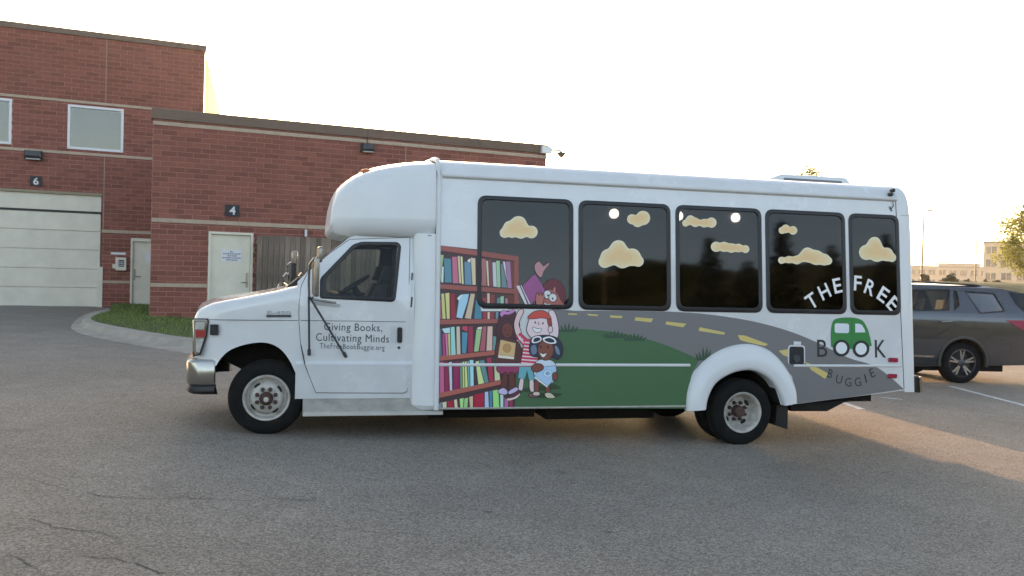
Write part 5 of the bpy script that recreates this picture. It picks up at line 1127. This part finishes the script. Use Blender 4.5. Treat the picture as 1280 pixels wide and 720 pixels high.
for s in (0, 1):
    Yf = lambda y: SWD-y if s else y
    tl = [(.80,1.17),(1.44,1.18),(1.46,.96),(1.25,.93),(1.02,1.05)]
    b = MB(); pl_ = []
    b.prism_xz(rounded(tl, .02, 3), Yf(.0), Yf(.3)); me = b.mesh(); o = link('taillight', me, M_red)
    t1 = MB(); t1.prism_yz([(Yf(y-.006), z) for y, z in [(sYy(q), q) for q in (.9,1.0,1.1,1.2)]]+[(Yf(.4),1.2),(Yf(.4),.9)], .5, 1.8); t2 = MB(); t2.prism_xy(rounded([(.4,-.03),(1.497,-.03),(1.497,SWD+.03),(.4,SWD+.03)], [0,.26,.26,0], 8), 0, 2)
    csg(o, [(t1, 'INTERSECT', None), (t2, 'INTERSECT', None)]); o.parent = suv
    b = MB(); q = [SL(u, v) for u, v in ((1176,402),(1189,401.5))]; b.tube([(q[0][0], Yf(-.03), q[0][1]), (q[1][0], Yf(-.03), q[1][1])], .014); b.tube([(q[0][0], Yf(.02), q[0][1]), (q[0][0], Yf(-.03), q[0][1])], .012); b.tube([(q[1][0], Yf(.02), q[1][1]), (q[1][0], Yf(-.03), q[1][1])], .012); b.build('door_handle', M_chrome, suv, False, smooth=40)
    b = MB(); b.box(-2.35,-.5, Yf(.0) if not s else Yf(.05), Yf(.05) if not s else Yf(.0), .34,.44); b.build('sill_trim', M_black, suv, False)
    b = MB(); b.box(-2.3,-.55, *sorted((Yf(-.008), Yf(.02))), .47,.50); b.build('sill_strip', M_chrome, suv, False)
    b = MB(); b.tube([(-1.35,Yf(.40),1.80),(-.9,Yf(.38),1.835),(.4,Yf(.38),1.80),(.75,Yf(.40),1.74)], .018, 8); b.build('roof_rail', M_black, suv, False, smooth=60)
    for pts in ([(-.62,.5),(-.55,.85),(-.28,1.0),(.0,1.1),(.02,1.26)], [(-1.72,.48),(-1.70,1.25)]):
        b = MB(); b.tube([(x, Yf(sYy(z)-.0005), z) for x, z in pts], .0045, 6); b.build('door_seam', M_black, suv, False)
    b = MB(); b.tube([(-1.8,Yf(sYy(1.12)-.001),1.12),(-.4,Yf(sYy(1.13)-.001),1.13),(1.0,Yf(sYy(1.14)+.005),1.14)], .004, 6); b.build('crease', M_suv, suv, False)
    # arch cladding
    rings = []
    for i in range(21):
        a = math.pi*(-.06+1.12*i/20); c_, s_ = math.cos(a), math.sin(a)
        rings.append([(r_*c_, Yf(y), .39+r_*s_) for r_, y in ((.425,.05),(.425,-.012),(.445,-.016),(.475,-.008),(.475,.05))])
    b = MB(); b.ring_loft(rings); b.build('arch_trim', mat('arch_trim', (.05,.045,.04), .4), suv, False, smooth=40)
    for cx in (0, -2.82):
        sg_ = 1 if not s else -1; cy = Yf(.02); RR = .375
        b = MB(); b.lathe((cx, cy, RR-.004), [(r_, a*sg_) for r_, a in [(.245,.03),(.255,.008),(.28,.0),(RR-.05,0),(RR-.015,.02),(RR,.05),(RR,.2),(RR-.03,.235),(.25,.235)]], 48, close=True); w = b.build('wheel', M_rubber, suv, False, smooth=40)
        b = MB(); b.lathe((cx, cy, RR-.004), [(r_, a*sg_) for r_, a in [(.258,.02),(.258,.006),(.246,.004),(.236,.02),(.225,.10),(.22,.14),(.05,.15)]], 48, capstart=False); q = b.build('rim', mat('alloy_dark', (.10,.10,.11), .4, metal=.8), suv, False, smooth=40); q.parent = w
        for k in range(5):
            for dl in (-.16, .16):
                a = 2*math.pi*k/5+math.pi/2; a1 = a+dl; b = MB(); ca, sa = math.cos(a), math.sin(a); cb, sb2 = math.cos(a1), math.sin(a1)
                i0 = Vector((.05*ca, 0, .05*sa)); o0 = Vector((.236*cb, 0, .236*sb2)); pd = Vector((-(o0-i0).z, 0, (o0-i0).x)).normalized()
                def pt(v_, w_, y): return (cx+v_.x+pd.x*w_, cy+y*sg_, RR-.004+v_.z+pd.z*w_)
                b.ring_loft([[pt(i0,-.02,.03),pt(i0,.02,.03),pt(i0,.02,.06),pt(i0,-.02,.06)], [pt(o0,-.015,.012),pt(o0,.015,.012),pt(o0,.015,.05),pt(o0,-.015,.05)]]); q = b.build('spoke', mat('alloy_bright', (.55,.54,.53), .25, metal=1), suv, False); q.parent = w
        b = MB(); b.lathe((cx, cy, RR-.004), [(.07,.05*sg_),(.066,.022*sg_),(.05,.016*sg_),(.02,.015*sg_)], 20); q = b.build('hub_cap', mat('alloy_dark', (.1,.1,.11), .4, metal=.8), suv, False, smooth=40); q.parent = w
box_obj('underbody_shade_box', M_dark, suv, -3.4, .95, .3, SWD-.3, .2, .4, False)  # dark box added low down to deepen the shade under the car
for yy in (.5, 1.2): 
    b = MB()
    for xx in (-1.2, -.25): b.prism_xz([(xx,.75),(xx+.14,.75),(xx+.28,1.3),(xx+.24,1.5),(xx+.15,1.5),(xx+.12,1.3)], yy-.02, yy+.28)
    b.build('seats', M_black, suv, False)['kind'] = 'stuff'
# ================================================================== TREES, LAMP POSTS, FAR BUILDINGS
def ground_z(x, y): return gz(x) if -60 < x < 90 and -26 < y < 66 else -.62
def broadleaf(name, label, x, y, base, h, rx, rz_, n, leaf, m, seed, group=None, low=.32):
    rn = random.Random(seed); t = thing(name, label, 'tree', (x, y, base), 0, group)
    b = MB(); tr = .035*h**.5*1.1
    b.tube([(0,0,-.1),(rn.uniform(-.05,.05),0,h*.2),(rn.uniform(-.1,.1),rn.uniform(-.1,.1),h*.45),(0,0,h*.8)], [tr*1.5,tr,tr*.75,tr*.2], 8)
    tips = []
    for i in range(16):
        a = rn.uniform(0,6.28); z0 = h*rn.uniform(low, .75); l = rx*rn.uniform(.5,.95)*(1-.5*max(0,(z0/h-.5))); e = Vector((l*math.cos(a), l*math.sin(a), z0+l*rn.uniform(.25,.8)))
        b.tube([(0,0,z0), (e.x*.5, e.y*.5, z0+(e.z-z0)*.6), tuple(e)], [tr*.45,tr*.25,tr*.08], 5); tips.append(e); tips.append(Vector((e.x*.55, e.y*.55, z0+(e.z-z0)*.6)))
    b.build('trunk', mat('bark', (.06,.045,.035), .9, var=.3, vscale=8), t, False, smooth=50)
    tips += [Vector((0,0,h*.95)), Vector((.25*rx,0,h*.9)), Vector((-.25*rx,.1,h*.91)), Vector((0,-.2*rx,h*.86))]; cz = h*(low+1)/2+.1*h; cl = []
    for e in tips: cl.append((e, rn.uniform(.22,.42)*rx))
    for i in range(14):
        a = rn.uniform(0,6.28); u = rn.uniform(-1,1); q = math.sqrt(1-u*u)*rn.uniform(.5,1); cl.append((Vector((rx*q*math.cos(a), rx*q*math.sin(a), cz+u*rz_*.9)), rn.uniform(.2,.36)*rx))
    b = MB()
    for i in range(n):
        c, r_ = rn.choice(cl); d = Vector((rn.gauss(0,1), rn.gauss(0,1), rn.gauss(0,1))).normalized()*r_*rn.random()**.4; p = c+d
        if p.z > h: p.z = h-rn.random()*.3
        u_ = Vector((rn.gauss(0,1), rn.gauss(0,1), rn.gauss(0,.7))).normalized(); v_ = u_.orthogonal().normalized(); s = leaf*rn.uniform(.6,1.3)
        b.poly([p-u_*s, p+v_*s*.5, p+u_*s, p-v_*s*.5])
    b.build('crown', m, t, False, fix=False); return t
def conifer(label, x, y, base, h, rad, n, m, seed, group):
    rn = random.Random(seed); t = thing('conifer_tree', label, 'tree', (x, y, base), 0, group)
    b = MB(); b.tube([(0,0,-.1),(0,0,h*.5),(0,0,h)], [.05*h**.6,.03*h**.6,.01], 8); b.build('trunk', MATS['bark'], t, False, smooth=50)
    b = MB(); lev = int(h*4)
    for i in range(lev):
        z = h*(.06+.92*i/lev); rr = rad*(1-i/lev)**.85*rn.uniform(.8,1.1)+.08
        for k in range(rn.randint(10, 14)):
            a = rn.uniform(0, 6.28); L = rr*rn.uniform(.7,1.1)
            for j in range(int(n*L/rad)+2):
                tt = (j+rn.random())/(int(n*L/rad)+2); p = Vector((math.cos(a)*L*tt, math.sin(a)*L*tt, z-.22*L*tt+.1*L*tt*tt)); s = .26*rn.uniform(.6,1.3)
                u_ = Vector((math.cos(a+rn.uniform(-.9,.9)), math.sin(a+rn.uniform(-.9,.9)), rn.uniform(-.5,.2))); v_ = Vector((rn.gauss(0,1), rn.gauss(0,1), rn.gauss(0,1))).normalized()
                b.poly([p-u_*s*.3, p+v_*s*.45, p+u_*s, p-v_*s*.45])
    b.build('crown', m, t, False, fix=False); return t
M_lf = leafmat('sunlit_leaves', (.24,.26,.06), .6, .45); M_lf2 = leafmat('shrub_leaves', (.05,.07,.025), .3, .5); M_con = leafmat('conifer_needles', (.028,.042,.022), .1, .5)
q = AT(1302, 306, 46); broadleaf('deciduous_tree', 'yellow green leafy tree at the right edge behind the SUV', q.x, q.y, gz(q.x), 6.2, 2.2, 1.8, 11000, .075, M_lf, 11)
q = AT(1013, 214, 62); broadleaf('deciduous_tree', 'tree whose leafy tip peeks over the roof air unit of the bus', q.x, q.y, ground_z(q.x, q.y), q.z-ground_z(q.x, q.y)+.5, 1.7, 2.0, 5200, .11, M_lf, 5)
# grassy bank behind the car park
def RD(right, dep, z): c = CP + f2*dep + r2*right; return (c.x, c.y, z)
b = MB(); prof = [(58,-.7),(63,.9),(67,1.75),(72,2.0),(80,1.9),(95,-.7)]; n = len(prof); N = 40
for i in range(N+1):
    rt = 8+i*4.5; wob = .18*math.sin(i*.8)+.1*math.sin(i*2.1)
    for dp, z in prof: b.v.append(RD(rt*dp/72, dp, z+(wob if z > 0 else 0)*.5 - max(0,(3-i))*.7))
for i in range(N):
    for j in range(n-1): b.face([i*n+j, (i+1)*n+j, (i+1)*n+j+1, i*n+j+1])
tag(b.build('bank', mat('bank_grass', (.085,.095,.035), .95, var=.35, vscale=.8, bump=.4, bscale=6), smooth=60), kind='structure')
rn = random.Random(4)
def shrub(label, u, v, dep, w, h, seed, group='shrubs on the grassy bank'):
    r_ = random.Random(seed); q = AT(u, v, dep); t = thing('shrub', label, 'shrub', (q.x, q.y, q.z-.25), 0, group); b = MB()
    for i in range(5): a = r_.uniform(0,6.28); b.tube([(0,0,-.3),(w*.25*math.cos(a), w*.25*math.sin(a), h*.7)], [.03,.008], 5)
    b.build('stem', MATS['bark'], t, False); b = MB()
    for i in range(1100):
        if i % 90 == 0: cc = Vector((r_.uniform(-.38,.38)*w, r_.uniform(-.38,.38)*w, 0)); cc.z = h*(.75-1.1*abs(cc.x)/w)*r_.uniform(.5,1.1); cr_ = w*r_.uniform(.14,.3)
        d = Vector((r_.gauss(0,1), r_.gauss(0,1), r_.gauss(0,1))).normalized()*r_.random()**.4*cr_; p = cc+d; s = .08*r_.uniform(.6,1.4); u_ = Vector((r_.gauss(0,1), r_.gauss(0,1), r_.gauss(0,1))).normalized(); v_ = u_.orthogonal()
        b.poly([p-u_*s, p+v_*s*.5, p+u_*s, p-v_*s*.5])
    b.build('foliage', M_lf2, t, False, fix=False)
shrub('rounded dark shrub on the bank in front of the two storey office', 1187, 351, 72, 1.0, .85, 1); shrub('small dark shrub between the two far offices', 1209, 352, 72, .5, .5, 2); shrub('low dark shrub left of the pale office block', 1233, 352.5, 72, .6, .5, 3); shrub('low dark shrub in front of the pale office block', 1245, 353, 72, .7, .45, 6); shrub('dark shrub beside the tail of the bus', 1156, 350.5, 72, .7, .9, 7)
def lamp_post(label, u, vt, dep, arm):
    q = AT(u, vt, dep); base = ground_z(q.x, q.y); t = thing('lamp_post', label, 'lamp post', (q.x, q.y, base), math.atan2(r2.y, r2.x), 'lamp posts of the car park'); h = q.z-base
    b = MB(); b.lathe((0,0,0), [(.28,0),(.28,.6),(.26,.62)], 16, 'Z'); b.build('footing', M_conc, t, False)
    b = MB(); b.tube([(0,0,.6),(0,0,h)], [.09,.055], 10); b.build('pole', mat('lamp_pole', (.16,.13,.11), .5, var=.1), t, False, smooth=40)
    b = MB(); b.tube([(0,0,h-.05),(arm*.4,0,h)], .03, 6); b.box(arm*.35, arm, -.15, .15, h-.04, h+.06); b.build('lamp_head', MATS['lamp_pole'], t, False)
lamp_post('tall thin lamp post just right of the bus tail', 1155, 263, 74, .7); lamp_post('thin lamp post between the two far offices', 1221, 294, 105, -.6)
def office(label, u0, u1, vt, dep, floors, fh, depth, cols, wall, turn, name='office_building'):
    a = AT(u0, 360, dep); c = AT(u1, 360, dep); w = (c-a).length; zt_ = AT((u0+u1)/2, vt, dep).z; base = -.62
    rz0 = math.atan2((c-a).y, (c-a).x)+turn; t = thing(name, label, 'building', (a.x, a.y, base), rz0); H = zt_-base
    mw_ = mat('office_wall_'+name+str(cols), wall, .8, var=.08, vscale=.2)
    box_obj('wall', mw_, t, 0, w, 0, depth, 0, H, False); box_obj('parapet', mat('office_parapet', (.36,.30,.24), .7, var=.08), t, -.15, w+.15, -.15, depth+.15, H-.45, H+.02, False)
    gl = mat('office_window', (.10,.11,.12), .15, spec=.8, var=.2, vscale=.4); cw = w/cols
    for fl in range(floors):
        z0 = H-.6-(fl+1)*fh+fh*.25
        if z0 < .3: continue
        for k in range(cols):
            x0_ = cw*k+cw*.18; o = box_obj('window', gl, t, x0_, x0_+cw*.64, -.06, .1, z0, z0+fh*.52, False)
            q = box_obj('sill', mw_, t, x0_-.05, x0_+cw*.64+.05, -.2, -.061, z0-.22, z0-.02, False); q.parent = o
            q = box_obj('mullion', mw_, t, x0_+cw*.3, x0_+cw*.34, -.1, -.062, z0, z0+fh*.52, False); q.parent = o
        for k in range(0):
            pass
    return t, H, w
office('low tan two storey office far behind the SUV', 1120, 1223, 333, 330, 2, 3.6, 30, 9, (.62,.48,.36), -.47)
office('pale three storey office block at the right edge behind the tree', 1228, 1330, 303, 230, 3, 3.4, 25, 6, (.82,.58,.40), -.5)
t, H_, w_ = office('taller middle bay of the tan two storey office', 1172, 1218, 329.5, 345, 1, 3.4, 18, 3, (.6,.47,.36), -.47, 'roof_storey')
# ---- what stands behind the camera and mirrors in the panes: conifers, a far tree line, a lamp post
def RFL(u, v, yd):
    nrm = Vector((0, -1, TUM)).normalized(); h = BP0(u, v, .09); d = ray(u, v).normalized(); e = d-2*d.dot(nrm)*nrm; t = (-yd-h.y)/e.y; q = h+e*t; return q.x, -yd, q.z
b = MB(); cols = [(560,392),(610,388),(660,386),(700,384),(720,380),(740,374),(755,366),(775,357),(800,353),(825,355),(845,350),(880,344),(930,338),(980,332),(1040,330),(1130,326),(1220,322)]
hx_ = [RFL(u, v, 58) for u, v in cols]; hx_ = [(hx_[0][0]-60, 0, hx_[0][2]-2)] + [(x, 0, z) for x, y, z in hx_] + [(hx_[-1][0]+60, 0, hx_[-1][2])]
hx2 = []
for (xa_, _, za_), (xb_, _, zb_) in zip(hx_, hx_[1:]):
    for k in range(5): hx2.append((xa_+(xb_-xa_)*k/5, za_+(zb_-za_)*k/5+random.gauss(0,.25)))
pr_ = [(-27,0.0),(-34,.12),(-44,.5),(-58,1.0),(-80,1.05),(-130,.6),(-220,0.0)]; n = len(pr_)
for x, z in hx2:
    for y, t_ in pr_: b.v.append((x, y, -.62+(z+.62)*t_))
for i in range(len(hx2)-1):
    for j in range(n-1): b.face([i*n+j, (i+1)*n+j, (i+1)*n+j+1, i*n+j+1])
tag(b.build('hillside', mat('hillside_grass', (.05,.06,.02), .95, var=.4, vscale=.5, bump=.5, bscale=4), smooth=60), kind='structure')
def hill_z(x):
    for (a, za_), (c_, zc_) in zip(hx2, hx2[1:]):
        if a <= x <= c_: return za_+(zc_-za_)*(x-a)/(c_-a)
    return 2
def base_at(x, y):
    t_ = 0
    for (ya, ta), (yb, tb) in zip(pr_, pr_[1:]):
        if yb <= y <= ya: t_ = ta+(tb-ta)*(y-ya)/(yb-ya)
    return -.62+(hill_z(x)+.62)*t_
for i, (u, vt, yd, wpx, lab) in enumerate([(887,289,34,62,'conifer behind the camera mirrored in the third pane'), (978,268,30,62,'tallest conifer behind the camera mirrored in the fourth pane'), (1040,300,38,60,'conifer behind the camera mirrored low in the fourth pane'), (1108,285,36,60,'conifer behind the camera mirrored in the rearmost pane'), (935,322,44,60,'short conifer behind the camera mirrored at the right of the third pane')]):
    x, y, z = RFL(u, vt, yd); b0 = base_at(x, y)-.2; conifer(lab, x, y, b0, z-b0, wpx/F*(yd+9)*1.15*.85, 26, M_con, 20+i, 'conifers behind the camera')
for i, (u, vt, yd, r_) in enumerate([(772,351,56,2.6),(805,347,57,3.2),(748,368,56,2),(838,349,57,2.4)]):
    x, y, z = RFL(u, vt, yd); broadleaf('deciduous_tree', ['broad tree in the line behind the camera, mirrored low in the second pane','rounded tree in the line behind the camera, mirrored under the second pane cloud','small tree in the line behind the camera, mirrored at the left of the second pane','tree in the line behind the camera, mirrored between second and third pane'][i], x, y, base_at(x, y)-.3, max(2.2, z-base_at(x, y)+.3), r_, 1.6, 6000, .24, M_lf2, 40+i, 'far trees behind the camera', .1)
x, y, z = RFL(755, 342, 40); zg = base_at(x, y); t = thing('lamp_post', 'lamp post behind the camera mirrored in the second pane', 'lamp post', (x, y, zg), 0, 'lamp posts of the car park')
b = MB(); b.tube([(0,0,-.2),(0,0,z-zg)], .07, 8); b.build('pole', MATS['lamp_pole'], t, False); box_obj('lamp_head', MATS['lamp_pole'], t, -.1,.9,-.15,.15,z-zg-.05,z-zg+.06, False)

# ------------------------------------------------------------------ thin evening haze
b = MB(); b.box(-260, 420, -330, 520, -1.7, 26); hz = b.build('haze', None)
hm = bpy.data.materials.new('haze'); hm.use_nodes = True; n = hm.node_tree.nodes; n.remove(n['Principled BSDF']); pv = n.new('ShaderNodeVolumePrincipled'); pv.inputs['Color'].default_value = (1,.95,.88,1); pv.inputs['Density'].default_value = .0003; pv.inputs['Anisotropy'].default_value = .5
hm.node_tree.links.new(pv.outputs[0], n['Material Output'].inputs['Volume']); hz.data.materials.append(hm); tag(hz, 'thin warm evening haze over the car park', 'haze', kind='stuff')
